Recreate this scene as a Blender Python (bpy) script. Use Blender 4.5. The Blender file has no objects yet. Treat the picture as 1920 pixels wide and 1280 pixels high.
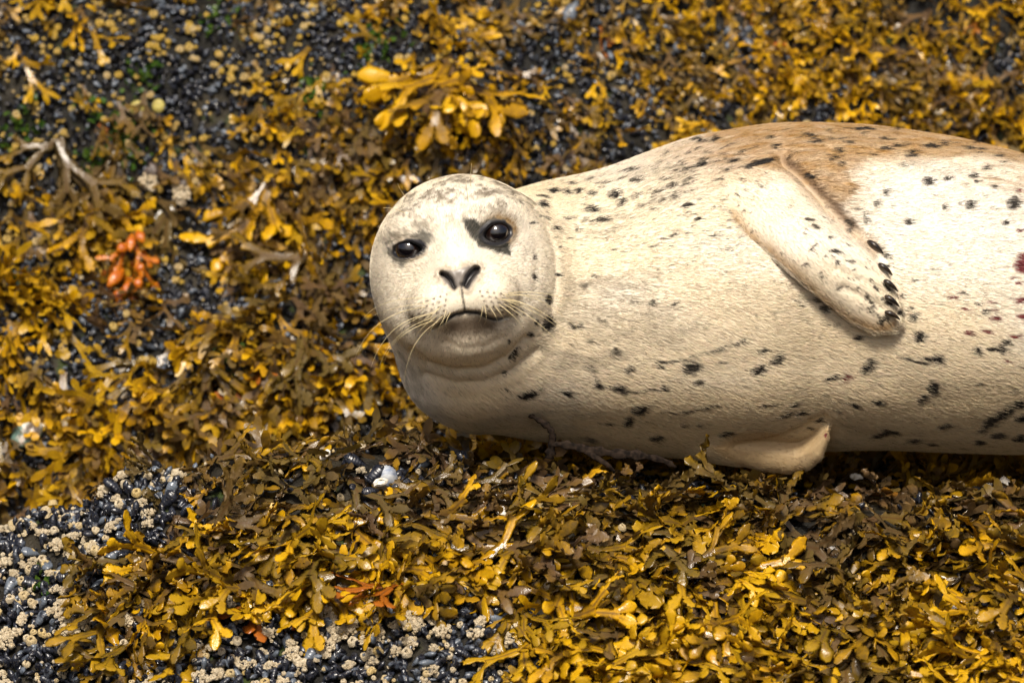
import bpy, math, random
import numpy as np
from mathutils import Matrix, Vector

random.seed(7)
rng = np.random.default_rng(11)

# ------------------------------------------------------------------ camera, sky, sun, exposure
PITCH = math.radians(10.0)          # the camera looks down by this much
DIST = 8.0                          # metres from the lens to the seal
SCALE = 1600.0                      # photo pixels per metre at the seal
CP, SP = math.cos(PITCH), math.sin(PITCH)
scene = bpy.context.scene
col = scene.collection

cam_data = bpy.data.cameras.new('camera')
cam = bpy.data.objects.new('camera', cam_data)
col.objects.link(cam)
cam.location = (0.0, -DIST * CP, DIST * SP)
cam.rotation_euler = (math.radians(90) - PITCH, 0, 0)
cam_data.sensor_width = 36.0
cam_data.lens = 36.0 * DIST / (1920.0 / SCALE)
cam_data.clip_end = 200.0
cam_data.dof.use_dof = True
cam_data.dof.focus_distance = DIST - 0.17
cam_data.dof.aperture_fstop = 4.0
scene.camera = cam

SUN_EL, SUN_AZ = math.radians(52), math.radians(-6)    # azimuth off the camera's side, to the left
sun_to = Vector((math.sin(SUN_AZ) * math.cos(SUN_EL), -math.cos(SUN_AZ) * math.cos(SUN_EL), math.sin(SUN_EL)))
sun_data = bpy.data.lights.new('sun', 'SUN')
sun_data.energy = 4.0
sun_data.angle = math.radians(12.0)
sun_data.color = (1.0, 0.93, 0.82)
sun = bpy.data.objects.new('sun', sun_data)
col.objects.link(sun)
sun.rotation_euler = sun_to.to_track_quat('Z', 'Y').to_euler()

world = bpy.data.worlds.new('World')
scene.world = world
world.use_nodes = True
wn = world.node_tree
sky = wn.nodes.new('ShaderNodeTexSky')
sky.sky_type = 'NISHITA'
sky.sun_disc = False
sky.sun_elevation = SUN_EL
sky.sun_rotation = math.atan2(sun_to.x, sun_to.y)
sky.dust_density = 6.0
sky.air_density = 1.0
wn.links.new(sky.outputs[0], wn.nodes['Background'].inputs[0])
wn.nodes['Background'].inputs[1].default_value = 0.085

scene.view_settings.view_transform = 'Standard'
scene.view_settings.look = 'None'
scene.view_settings.exposure = 0.25
scene.view_settings.gamma = 1.0
scene.render.engine = 'CYCLES'
scene.cycles.max_bounces = 4
scene.cycles.transparent_max_bounces = 4
try:
    scene.cycles_curves.shape = 'RIBBONS'
except Exception:
    pass

# ------------------------------------------------------------------ helpers
def to_px(P):
    """world points (n,3) -> photo pixels (n,2); used to look up what grows where"""
    P = np.asarray(P, float)
    a = P[:, 0]; b = P[:, 1] * SP + P[:, 2] * CP; f = -P[:, 1] * CP + P[:, 2] * SP
    k = DIST / (DIST - f)
    return np.stack([960 + a * k * SCALE, 640 - b * k * SCALE], 1)

def view2world(V):
    V = np.asarray(V, float)
    a, b, f = V[..., 0], V[..., 1], V[..., 2]
    return np.stack([a, b * SP - f * CP, b * CP + f * SP], -1)

def pxf(x, y, f=0.0):
    k = (DIST - f) / DIST / SCALE
    return np.array([(x - 960) * k, (640 - y) * k, f])

def hash3(i, j, k, seed=0):
    h = (i.astype(np.int64) * 374761393 + j.astype(np.int64) * 668265263 + k.astype(np.int64) * 2147483647 + seed * 1013904223) & 0xFFFFFFFF
    h = ((h ^ (h >> 13)) * 1274126177) & 0xFFFFFFFF
    h = ((h ^ (h >> 16)) * 2246822519) & 0xFFFFFFFF
    return ((h ^ (h >> 15)) & 0xFFFFFF) / float(0xFFFFFF)

def noise3(P, scale=1.0, seed=0):
    """value noise in [-1, 1]"""
    Q = np.asarray(P, float) * scale
    I = np.floor(Q); F = Q - I; F = F * F * (3 - 2 * F)
    i, j, k = I[..., 0], I[..., 1], I[..., 2]
    out = 0
    for di in (0, 1):
        for dj in (0, 1):
            for dk in (0, 1):
                w = (F[..., 0] if di else 1 - F[..., 0]) * (F[..., 1] if dj else 1 - F[..., 1]) * (F[..., 2] if dk else 1 - F[..., 2])
                out = out + w * hash3(i + di, j + dj, k + dk, seed)
    return out * 2 - 1

def fbm(P, scale, octs=3, seed=0):
    s = 0; a = 1; n = 0
    for o in range(octs):
        s = s + a * noise3(P, scale * 2 ** o, seed + o * 17); n += a; a *= 0.5
    return s / n

def sstep(e0, e1, x):
    t = np.clip((x - e0) / (e1 - e0), 0, 1)
    return t * t * (3 - 2 * t)

def new_mesh(name, verts, faces, smooth=True):
    """faces: (n,4) or (n,3) int array, or a list of such arrays"""
    me = bpy.data.meshes.new(name)
    verts = np.asarray(verts, np.float32)
    groups = faces if isinstance(faces, list) else [np.asarray(faces)]
    groups = [np.asarray(g, np.int32) for g in groups if len(g)]
    me.vertices.add(len(verts)); me.vertices.foreach_set('co', verts.ravel())
    nl = sum(g.size for g in groups); nf = sum(len(g) for g in groups)
    me.loops.add(nl); me.polygons.add(nf)
    me.loops.foreach_set('vertex_index', np.concatenate([g.ravel() for g in groups]))
    tot = np.concatenate([np.full(len(g), g.shape[1], np.int32) for g in groups])
    me.polygons.foreach_set('loop_start', np.concatenate([[0], np.cumsum(tot)[:-1]]).astype(np.int32))
    me.polygons.foreach_set('use_smooth', np.full(nf, smooth))
    me.update(calc_edges=True); me.validate()
    return me

def attr(me, name, vals, domain='POINT'):
    a = me.attributes.new(name, 'FLOAT', domain)
    a.data.foreach_set('value', np.asarray(vals, np.float32).ravel())

def link(name, data, parent=None, mat=None, label=None, cat=None, group=None, kind=None):
    o = bpy.data.objects.new(name, data)
    col.objects.link(o)
    if parent is not None: o.parent = parent
    if mat is not None and data is not None:
        if not data.materials: data.materials.append(mat)
    if label: o['label'] = label
    if cat: o['category'] = cat
    if group: o['group'] = group
    if kind: o['kind'] = kind
    return o

class NT:
    """small node-tree builder"""
    def __init__(self, name):
        self.m = bpy.data.materials.new(name); self.m.use_nodes = True
        self.t = self.m.node_tree; self.t.nodes.clear()
        self.out = self.t.nodes.new('ShaderNodeOutputMaterial')
    def n(self, typ, **kw):
        nd = self.t.nodes.new(typ)
        for k, v in kw.items():
            if k.startswith('_'): setattr(nd, k[1:], v)
            else:
                key = k.replace('__', ' ')
                self.set(nd.inputs[key] if not key.isdigit() else nd.inputs[int(key)], v)
        return nd
    def set(self, sock, v):
        if isinstance(v, bpy.types.NodeSocket): self.t.links.new(v, sock)
        elif isinstance(v, bpy.types.Node): self.t.links.new(v.outputs[0], sock)
        else:
            if isinstance(v, tuple) and len(v) == 3 and sock.type == 'RGBA': v = v + (1,)
            sock.default_value = v
    def attr(self, name, typ='GEOMETRY'):
        nd = self.t.nodes.new('ShaderNodeAttribute'); nd.attribute_name = name; nd.attribute_type = typ
        return nd.outputs['Fac']
    def math(self, op, a, b=0.0, clamp=False):
        nd = self.t.nodes.new('ShaderNodeMath'); nd.operation = op; nd.use_clamp = clamp
        self.set(nd.inputs[0], a); self.set(nd.inputs[1], b); return nd.outputs[0]
    def mix(self, fac, a, b):
        nd = self.t.nodes.new('ShaderNodeMix'); nd.data_type = 'RGBA'; nd.clamp_factor = True
        self.set(nd.inputs[0], fac); self.set(nd.inputs[6], a); self.set(nd.inputs[7], b); return nd.outputs[2]
    def remap(self, x, a, b, c=0.0, d=1.0):
        nd = self.t.nodes.new('ShaderNodeMapRange'); nd.interpolation_type = 'SMOOTHSTEP'
        for i, v in enumerate((x, a, b, c, d)): self.set(nd.inputs[i], v)
        return nd.outputs[0]
    def noise(self, scale, detail=3.0, vec=None, rough=0.55):
        nd = self.t.nodes.new('ShaderNodeTexNoise')
        nd.inputs['Scale'].default_value = scale; nd.inputs['Detail'].default_value = detail; nd.inputs['Roughness'].default_value = rough
        if vec is not None: self.set(nd.inputs['Vector'], vec)
        return nd.outputs[0]
    def coord(self, which='Object', scale=None):
        c = self.t.nodes.new('ShaderNodeTexCoord').outputs[which]
        if scale is None: return c
        mp = self.t.nodes.new('ShaderNodeMapping'); self.set(mp.inputs[0], c); mp.inputs['Scale'].default_value = scale
        return mp.outputs[0]
    def bump(self, h, strength=0.3, dist=0.002):
        nd = self.t.nodes.new('ShaderNodeBump'); self.set(nd.inputs['Height'], h)
        nd.inputs['Strength'].default_value = strength; nd.inputs['Distance'].default_value = dist
        return nd.outputs[0]
    def bsdf(self, color, rough=0.5, spec=0.5, normal=None, **kw):
        nd = self.t.nodes.new('ShaderNodeBsdfPrincipled')
        self.set(nd.inputs['Base Color'], color); self.set(nd.inputs['Roughness'], rough); self.set(nd.inputs['Specular IOR Level'], spec)
        if normal is not None: self.set(nd.inputs['Normal'], normal)
        for k, v in kw.items(): self.set(nd.inputs[k.replace('_', ' ')], v)
        return nd.outputs[0]
    def done(self, sh):
        self.t.links.new(sh, self.out.inputs[0]); return self.m

# ------------------------------------------------------------------ the rock: a ledge in front, a crevice, a steep face behind
CREST_X = np.array([-3.0, -0.75, -0.60, -0.50, -0.44, -0.35, -0.20, -0.05, 0.10, 0.30, 0.60, 1.2, 3.0])
CREST_Z = np.array([-0.40, -0.25, -0.225, -0.195, -0.165, -0.128, -0.122, -0.137, -0.160, -0.176, -0.172, -0.18, -0.2])
CREST_Y = np.array([-0.05, -0.05, -0.05, -0.05, -0.05, -0.05, -0.06, -0.10, -0.13, -0.14, -0.14, -0.14, -0.14])

def ground_h(x, y):
    x = np.asarray(x, float); y = np.asarray(y, float)
    zc = np.interp(x, CREST_X, CREST_Z); yc = np.interp(x, CREST_X, CREST_Y)
    s = yc - y
    front = zc - 0.80 * (np.sqrt(np.maximum(s, 0) ** 2 + 0.07 ** 2) - 0.07)
    leftness = sstep(0.05, -0.30, x)
    back_s = np.maximum(-s, 0)
    back = zc - leftness * 1.15 * (np.sqrt(back_s ** 2 + 0.05 ** 2) - 0.05) - (1 - leftness) * 0.05 * back_s
    ledge = np.where(s > 0, front, back)
    P = np.stack([x, y * 0.7, np.zeros_like(x)], -1)
    yw = 0.21 + 0.03 * noise3(P, 2.2, 3) + 0.05 * sstep(-0.2, 0.5, x)
    t = y - yw
    wall = -0.30 + 1.55 * t + 0.055 * np.sin(t * 26 + 3 * noise3(P, 3.0, 5)) * sstep(0.3, -0.5, x)
    wall = np.where(t > 0.75, wall - 1.2 * (t - 0.75), wall)
    k = 0.03
    hmax = np.maximum(ledge, wall) + k * np.log1p(np.exp(-np.abs(ledge - wall) / k)) * 0.5
    rough = fbm(P, 9.0, 3, 21) * 0.030 + fbm(P, 40.0, 2, 31) * 0.008
    under_seal = np.exp(-((y - 0.02) / 0.13) ** 2) * sstep(-0.15, 0.0, x)
    return hmax + rough * (1 - 0.8 * under_seal)

def ground_n(x, y, e=0.012):
    dx = (ground_h(x + e, y) - ground_h(x - e, y)) / (2 * e)
    dy = (ground_h(x, y + e) - ground_h(x, y - e)) / (2 * e)
    n = np.stack([-dx, -dy, np.ones_like(dx)], -1)
    return n / np.linalg.norm(n, axis=-1, keepdims=True)

def pick(px, py):
    """the point of the rock seen at a photo pixel"""
    f = np.linspace(0.75, -1.3, 2200)
    V = np.stack([pxf(px, py, q) for q in f]); W = view2world(V)
    d = W[:, 2] - ground_h(W[:, 0], W[:, 1])
    i = np.argmax(d < 0)
    return W[i]

gx = np.concatenate([np.linspace(-4, -1.05, 14), np.arange(-1.0, 1.3, 0.009), np.linspace(1.35, 4, 12)])
gy = np.concatenate([np.linspace(-4, -0.85, 14), np.arange(-0.8, 0.95, 0.008), np.linspace(1.0, 4, 14)])
GX, GY = np.meshgrid(gx, gy)
GZ = ground_h(GX, GY)
nx, ny = len(gx), len(gy)
idx = np.arange(nx * ny).reshape(ny, nx)
rock_me = new_mesh('rock', np.stack([GX, GY, GZ], -1).reshape(-1, 3),
                   np.stack([idx[:-1, :-1], idx[:-1, 1:], idx[1:, 1:], idx[1:, :-1]], -1).reshape(-1, 4))
m = NT('rock_dark_wet')
co = m.coord('Object')
n1 = m.noise(14, 6, co); n2 = m.noise(90, 4, co)
c = m.mix(m.remap(n1, 0.45, 0.68), (0.010, 0.009, 0.007), (0.034, 0.028, 0.018))
c = m.mix(m.remap(m.noise(30, 3, co), 0.60, 0.72), c, (0.035, 0.05, 0.012))
c = m.mix(m.remap(n1, 0.66, 0.74), c, (0.17, 0.125, 0.060))
h = m.math('ADD', m.math('MULTIPLY', n2, 0.6), m.math('MULTIPLY', m.noise(350, 3, co), 0.5))
MAT_ROCK = m.done(m.bsdf(c, m.remap(n2, 0.3, 0.7, 0.35, 0.8), 0.18, m.bump(h, 0.8, 0.006)))
link('rock', rock_me, mat=MAT_ROCK, kind='structure', label='dark wet shore rock with a ledge in front of a steep face')

# ------------------------------------------------------------------ the seal
# Modelled in the seal's own frame V = (a along the body, b up, f towards the belly side), then turned into the world.
K = 1.0 / SCALE
TX = np.array([900, 950, 1000, 1100, 1200, 1300, 1400, 1480, 1560, 1700, 1800, 1920, 2050, 2250, 2500, 2700, 2760.])
TT = np.array([390, 368, 350, 322, 285, 255, 238, 230, 232, 246, 262, 285, 318, 385, 480, 570, 610.])
TB = np.array([797, 810, 820, 838, 848, 857, 853, 847, 841, 845, 850, 848, 838, 805, 760, 690, 650.])
TRF = np.array([.122, .132, .140, .155, .168, .175, .178, .178, .176, .172, .170, .165, .155, .125, .08, .04, .02])
TCF = np.array([.030, .022, .015, .005, 0, 0, 0, 0, 0, 0, 0, 0, 0, 0, 0, 0, 0])
_xs = np.linspace(850, 2760, 956)
def _tab(v):
    y = np.interp(_xs, TX, v); g = np.exp(-0.5 * (np.arange(-40, 41) / 14.0) ** 2); g /= g.sum()
    return np.convolve(np.pad(y, 40, mode='reflect', reflect_type='odd'), g, 'valid')
TAB = [_tab(v) for v in (TT, TB, TRF, TCF)]
A900 = (900 - 960) * K
CAPL = 148 * K

def trunk_sec(a):
    x = 960 + a * SCALE
    xc = np.maximum(x, 900)
    top, bot, rf, cf = (np.interp(xc, _xs, t) for t in TAB)
    t = np.clip((A900 - a) / CAPL, 0, 0.999)
    s = (1 - t ** 1.5) ** (1 / 1.5)
    cb = (640 - (top + bot) / 2) * K - 0.012 * t
    return cb, (bot - top) / 2 * K * s, rf * s, cf + 0.02 * t

def trunk(a, b, f):
    cb, rb, rf, cf = trunk_sec(a)
    rb = np.maximum(rb, 4e-3); rf = np.maximum(rf, 4e-3)
    rho = np.sqrt(((b - cb) / rb) ** 2 + ((f - cf) / rf) ** 2)
    v = (rho - 1) * np.minimum(rb, rf)
    over = np.maximum(A900 - CAPL - a, 0) + np.maximum(a - (2760 - 960) * K, 0)
    return np.where(over > 0, np.maximum(v, 0) + over, v)

def trunk_front(a, b):
    cb, rb, rf, cf = trunk_sec(a)
    return cf + rf * np.sqrt(np.clip(1 - ((b - cb) / np.maximum(rb, 1e-3)) ** 2, 0.04, 1))

def smin(p, q, k):
    h = np.maximum(k - np.abs(p - q), 0) / k
    return np.minimum(p, q) - h * h * k * 0.25

def ell(p, c, r):
    d = [(p[i] - c[i]) / r[i] for i in range(3)]
    k0 = np.sqrt(d[0] ** 2 + d[1] ** 2 + d[2] ** 2)
    k1 = np.sqrt((d[0] / r[0]) ** 2 + (d[1] / r[1]) ** 2 + (d[2] / r[2]) ** 2)
    return np.where(k1 > 1e-6, k0 * (k0 - 1) / np.maximum(k1, 1e-6), -min(r))

def rcone(p, A, B, ra, rb):
    A = np.array(A); B = np.array(B); d = B - A; L2 = d @ d
    t = np.clip(((p[0] - A[0]) * d[0] + (p[1] - A[1]) * d[1] + (p[2] - A[2]) * d[2]) / L2, 0, 1)
    return np.sqrt((p[0] - A[0] - t * d[0]) ** 2 + (p[1] - A[1] - t * d[1]) ** 2 + (p[2] - A[2] - t * d[2]) ** 2) - (ra + (rb - ra) * t)

def poly2d(x, y, pts):
    """signed distance to a polygon"""
    pts = np.asarray(pts, float); d = np.full(x.shape, 1e9); s = np.ones(x.shape)
    n = len(pts); j = n - 1
    for i in range(n):
        e = pts[j] - pts[i]; wx = x - pts[i, 0]; wy = y - pts[i, 1]
        t = np.clip((wx * e[0] + wy * e[1]) / (e @ e), 0, 1)
        bx = wx - e[0] * t; by = wy - e[1] * t
        d = np.minimum(d, bx * bx + by * by)
        c1 = y >= pts[i, 1]; c2 = y < pts[j, 1]; c3 = e[0] * wy > e[1] * wx
        flip = (c1 & c2 & c3) | (~c1 & ~c2 & ~c3)
        s = np.where(flip, -s, s); j = i
    return s * np.sqrt(d)

def line2d(x, y, pts):
    pts = np.asarray(pts, float); d = np.full(x.shape, 1e9)
    for i in range(len(pts) - 1):
        e = pts[i + 1] - pts[i]; wx = x - pts[i, 0]; wy = y - pts[i, 1]
        t = np.clip((wx * e[0] + wy * e[1]) / max(e @ e, 1e-12), 0, 1)
        d = np.minimum(d, (wx - e[0] * t) ** 2 + (wy - e[1] * t) ** 2)
    return np.sqrt(d)

HC = pxf(860, 509, 0.140)
ROLL = math.radians(10.0)
CR, SR = math.cos(ROLL), math.sin(ROLL)
def to_head(a, b, f):
    da, db = a - HC[0], b - HC[1]
    return da * CR + db * SR, -da * SR + db * CR, f - HC[2]
def from_head(p):
    p = np.asarray(p, float)
    return np.stack([HC[0] + p[..., 0] * CR - p[..., 1] * SR, HC[1] + p[..., 0] * SR + p[..., 1] * CR, HC[2] + p[..., 2]], -1)
def headpx(x, y):
    """photo pixel on the face -> head-frame (right, up)"""
    d = pxf(x, y, 0.21); r = to_head(d[0], d[1], 0)
    return (r[0], r[1])
def headline(pts): return [headpx(*p) for p in pts]

EYES = [dict(px=(767, 467), rx=.0156, ry=.0086, tilt=-0.10), dict(px=(930, 437), rx=.0150, ry=.0110, tilt=0.05)]

def head(p):
    skull = ell(p, (.006, .002, -.012), (.107, .108, .104))
    cheek = ell(p, (.0, -.035, .030), (.090, .062, .070))
    h = smin(skull, cheek, .03)
    bridge = rcone(p, (0, .040, .052), (0, -.006, .098), .046, .0225)
    h = smin(h, bridge, .030)
    for s in (-1, 1):
        h = smin(h, ell(p, (s * .027, -.034, .095), (.036, .028, .037)), .014)
        h = smin(h, ell(p, (s * .046, .058, .048), (.028, .018, .026)), .022)
    h = smin(h, ell(p, (0, -.060, .050), (.062, .044, .046)), .028)
    for s in (-1, 1):      # eye hollows
        sock = ell(p, (s * .052, .036, .105), (.025, .020, .016))
        q = -sock; hh = np.maximum(.022 - np.abs(h - q), 0) / .022
        h = np.maximum(h, q) + hh * hh * .022 * .25
    return h

FLIP = [(1350, 330), (1372, 408), (1400, 440), (1440, 470), (1490, 515), (1540, 563), (1590, 598), (1635, 618), (1666, 618), (1680, 603), (1679, 575), (1674, 545), (1662, 512), (1638, 472), (1605, 440), (1565, 405), (1520, 365), (1470, 325), (1400, 310)]
LOWF = [(1335, 840), (1380, 868), (1430, 880), (1480, 886), (1515, 880), (1540, 858), (1556, 820), (1557, 799), (1545, 800), (1527, 816), (1500, 828), (1475, 822), (1430, 812), (1380, 815)]
def w2(pts, f):
    return [tuple(pxf(x, y, f)[:2]) for x, y in pts]
FLIPW, LOWFW = w2(FLIP, .165), w2(LOWF, .09)
FS0, FS1 = pxf(1400, 350, .165)[:2], pxf(1670, 610, .165)[:2]

def extrude(d2, df, th, r):
    q0 = d2 + r; q1 = np.abs(df) - th + r
    return np.sqrt(np.maximum(q0, 0) ** 2 + np.maximum(q1, 0) ** 2) + np.minimum(np.maximum(q0, q1), 0) - r

def flip_s(a, b):
    e = FS1 - FS0
    return np.clip(((a - FS0[0]) * e[0] + (b - FS0[1]) * e[1]) / (e @ e), 0, 1)

def add_flippers(v, a, b, f):
    s = flip_s(a, b)
    th = .036 * (1 - s) + .0200 * s
    d2 = poly2d(a, b, FLIPW); df = np.abs(f - (trunk_front(a, b) - .034 * (1 - sstep(0, .50, s)) + .007 * s))
    e = np.clip(-d2 / .036, 0, 1); e = np.sqrt(np.clip(1 - (1 - e) ** 2, 0, 1))
    d = np.where(d2 < 0, (df - th * (.15 + .85 * e)) * .75, np.sqrt(d2 ** 2 + np.maximum(df - th * .15, 0) ** 2))
    k = .016 * (1 - s) ** 2 + .004
    v = smin(v, d, k)
    d = extrude(poly2d(a, b, LOWFW), f - (.048 + .045 * sstep(.325, .375, a)), .024, .022)
    return smin(v, d, .005 + .035 * sstep(.295, .235, a))

def sdf(a, b, f):
    a, b, f = np.broadcast_arrays(a, b, f)
    v = trunk(a, b, f)
    m = (a < .16)
    if m.any():
        p = to_head(a[m], b[m], f[m])
        hv = head(p)
        nk = rcone((a[m], b[m], f[m]), pxf(880, 540, .09), pxf(1010, 580, .02), .098, .125)
        vm = smin(smin(v[m], nk, .04), ell((a[m], b[m], f[m]), pxf(885, 672, .085), (.082, .078, .090)), .045)
        ang = np.arctan2(p[1], p[0] - .006)                  # skin roll under and beside the head
        w = sstep(-2.55, -1.9, ang) * sstep(0.75, 0.0, ang)
        rr = np.sqrt((p[0] - .006) ** 2 + (p[1] - .002) ** 2)
        tor = np.sqrt((rr - .100) ** 2 + (p[2] + .030) ** 2) - .024 * w
        out = v.copy(); out[m] = smin(vm, hv, .034); v = out
    m = (a > .19) & (a < .52) & (f > -.02)
    if m.any():
        out = v.copy(); out[m] = add_flippers(v[m], a[m], b[m], f[m]); v = out
    m = a > .95
    if m.any():
        p = (a[m], b[m], f[m]); out = v.copy()
        for s in (-1, 1):
            out[m] = smin(out[m], ell(p, (1.19, -.005 + .03 * s, .03 * s), (.13, .045, .016)), .03)
        v = out
    return v

def surface_nets(xs, ys, zs, F):
    ins = F < 0
    nx, ny, nz = F.shape
    cell = np.zeros((nx - 1, ny - 1, nz - 1), np.int8)
    for i in (0, 1):
        for j in (0, 1):
            for k in (0, 1):
                cell += ins[i:nx - 1 + i, j:ny - 1 + j, k:nz - 1 + k]
    act = np.argwhere((cell > 0) & (cell < 8))
    vid = np.full(cell.shape, -1, np.int64); vid[tuple(act.T)] = np.arange(len(act))
    acc = np.zeros((len(act), 3)); cnt = np.zeros(len(act))
    ax = [xs, ys, zs]; corners = [(i, j, k) for i in (0, 1) for j in (0, 1) for k in (0, 1)]
    for c0 in corners:
        for d in range(3):
            if c0[d]: continue
            c1 = list(c0); c1[d] = 1
            i0 = act + np.array(c0); i1 = act + np.array(c1)
            f0 = F[tuple(i0.T)]; f1 = F[tuple(i1.T)]
            cr = (f0 < 0) != (f1 < 0)
            t = np.where(cr, f0 / np.where(cr, f0 - f1, 1), 0)
            P = np.stack([ax[q][i0[:, q]] + (t * (ax[q][i1[:, q]] - ax[q][i0[:, q]]) if q == d else 0) for q in range(3)], 1)
            acc[cr] += P[cr]; cnt += cr
    V = acc / cnt[:, None]
    quads = []
    for d in range(3):
        sl0 = [slice(1, -1)] * 3; sl1 = [slice(1, -1)] * 3
        sl0[d] = slice(0, -1); sl1[d] = slice(1, None)
        a0, a1 = ins[tuple(sl0)], ins[tuple(sl1)]
        e1, e2 = (d + 1) % 3, (d + 2) % 3
        for sign in (0, 1):
            E = np.argwhere(a0 & ~a1 if sign == 0 else ~a0 & a1)
            if not len(E): continue
            base = E.copy()
            for q in range(3):
                if q != d: base[:, q] += 1
            def at(o1, o2):
                b_ = base.copy(); b_[:, e1] += o1; b_[:, e2] += o2; return vid[tuple(b_.T)]
            Q = np.stack([at(-1, -1), at(0, -1), at(0, 0), at(-1, 0)], 1)
            quads.append(Q if sign == 0 else Q[:, ::-1])
    return V, np.concatenate(quads)

def subdivide(V, Q):
    E = np.stack([Q, np.roll(Q, -1, 1)], -1).reshape(-1, 2)
    Es = np.sort(E, 1); key = Es[:, 0] * (len(V) + 1) + Es[:, 1]
    u, first, inv = np.unique(key, return_index=True, return_inverse=True)
    mid = V[Es[first]].mean(1); cen = V[Q].mean(1)
    em = (inv.reshape(-1) + len(V)).reshape(-1, 4); fc = np.arange(len(Q)) + len(V) + len(mid)
    N = np.concatenate([V, mid, cen])
    q = [np.stack([Q[:, i], em[:, i], fc, em[:, i - 1]], 1) for i in range(4)]
    return N, np.concatenate(q)

def sdf_v(V): return sdf(V[:, 0], V[:, 1], V[:, 2])
def sdf_grad(V, e=6e-4):
    g = np.empty_like(V)
    for q in range(3):
        d = np.zeros(3); d[q] = e
        g[:, q] = (sdf_v(V + d) - sdf_v(V - d)) / (2 * e)
    return g

def steps(*segs):
    out = [segs[0][0]]
    for lo, hi, h in segs:
        n = max(1, round((hi - lo) / h)); out += list(np.linspace(lo, hi, n + 1)[1:])
    return np.array(out)
axs = steps((-.20, .075, .0028), (.075, .66, .0048), (.66, 1.36, .014))
bxs = steps((-.19, -.035, .0046), (-.035, .20, .0028), (.20, .29, .0045))
fxs = steps((-.20, .06, .006), (.06, .285, .0030), (.285, .30, .005))
Fg = np.empty((len(axs), len(bxs), len(fxs)), np.float32)
for i0 in range(0, len(axs), 24):
    s = slice(i0, i0 + 24)
    Fg[s] = sdf(axs[s][:, None, None], bxs[None, :, None], fxs[None, None, :])
SV, SQ = surface_nets(axs, bxs, fxs, Fg)
del Fg
def project(V, it):
    for _ in range(it):
        g = sdf_grad(V); d = sdf_v(V) / np.maximum((g ** 2).sum(1), .05)
        st = g * d[:, None]; L = np.linalg.norm(st, axis=1)
        V = V - st * np.minimum(1, .004 / np.maximum(L, 1e-9))[:, None]
    return V
SV = project(SV, 2)
SV, SQ = subdivide(SV, SQ)
SV = project(SV, 1)

def vnormals(V, Q):
    n = np.cross(V[Q[:, 2]] - V[Q[:, 0]], V[Q[:, 3]] - V[Q[:, 1]])
    N = np.zeros_like(V)
    for i in range(4):
        for q in range(3): N[:, q] += np.bincount(Q[:, i], n[:, q], len(V))
    return N / np.maximum(np.linalg.norm(N, axis=1, keepdims=True), 1e-12)
SN = vnormals(SV, SQ)
def vpx(V):
    k = DIST / (DIST - V[:, 2]) * SCALE
    return np.stack([960 + V[:, 0] * k, 640 - V[:, 1] * k], 1)

# --- carving: nostrils, lips, creases, lids
hp = np.stack(to_head(SV[:, 0], SV[:, 1], SV[:, 2]), 1)
isface = (hp[:, 2] > .02) & (np.abs(hp[:, 0]) < .11) & (np.abs(hp[:, 1]) < .12)
hx, hy = hp[:, 0], hp[:, 1]
NOS_L = headline([(829, 514), (838, 518), (846, 527), (852, 540)])
NOS_R = headline([(893, 507), (887, 513), (880, 522), (874, 535)])
PHIL = headline([(865, 533), (867, 555), (870, 570), (872, 584)])
MOUTH = headline([(812, 615), (830, 604), (850, 590), (872, 584), (897, 585), (914, 594), (932, 598), (952, 592)])
push = np.zeros(len(SV))
dN_L, dN_R = line2d(hx, hy, NOS_L), line2d(hx, hy, NOS_R)
rl = .0023 + .0010 * sstep(-.02, -.005, hy); rr_ = .0034 + .0016 * sstep(-.02, -.002, hy)
push -= .013 * sstep(1.35, .45, dN_L / rl) + .013 * sstep(1.35, .45, dN_R / rr_)
push += .0006 * (np.exp(-((dN_L - .0065) / .002) ** 2) + np.exp(-((dN_R - .008) / .002) ** 2))
dP, dM = line2d(hx, hy, PHIL), line2d(hx, hy, MOUTH)
push -= .0022 * sstep(.0026, .0003, dP) + .0045 * sstep(.0038, .0004, dM)
lo = (hy < np.interp(hx, [p[0] for p in MOUTH], [p[1] for p in MOUTH]))
push -= .0045 * np.exp(-(dM / .007) ** 2) * lo
NOSEPAD = headline([(824, 519), (831, 508), (857, 507), (880, 498), (899, 502), (899, 512), (878, 541), (865, 534), (852, 543)])
push += .0015 * sstep(.008, -.004, poly2d(hx, hy, NOSEPAD))
for e in EYES:
    ex, ey = headpx(*e['px']); e['c'] = (ex, ey)
    ct, st = math.cos(e['tilt']), math.sin(e['tilt'])
    u = ((hx - ex) * ct + (hy - ey) * st) / e['rx']; w = (-(hx - ex) * st + (hy - ey) * ct) / e['ry']
    inner = 1 if ex < 0 else -1
    w = w * (1 + .35 * np.clip(u * inner - .2, 0, 1)) + .18 * np.clip(u * inner - .3, 0, 1)      # pointed inner corner
    w = np.where(w > 0, w * 1.18, w)
    e['d'] = np.sqrt(u * u + w * w)
    near = isface & (np.hypot(hx - ex, hy - ey) < .012)
    e['f'] = float(np.median(hp[near, 2]))
    push += .0028 * np.exp(-((e['d'] - 1.35) / .22) ** 2) - .016 * sstep(1.08, .80, e['d'])
spx = vpx(SV)
def crease(pts, r, dep):
    d = line2d(spx[:, 0], spx[:, 1], pts)
    return dep * np.exp(-(d / r) ** 2) * (SN[:, 2] > .0)
body_push = np.zeros(len(SV))
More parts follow.
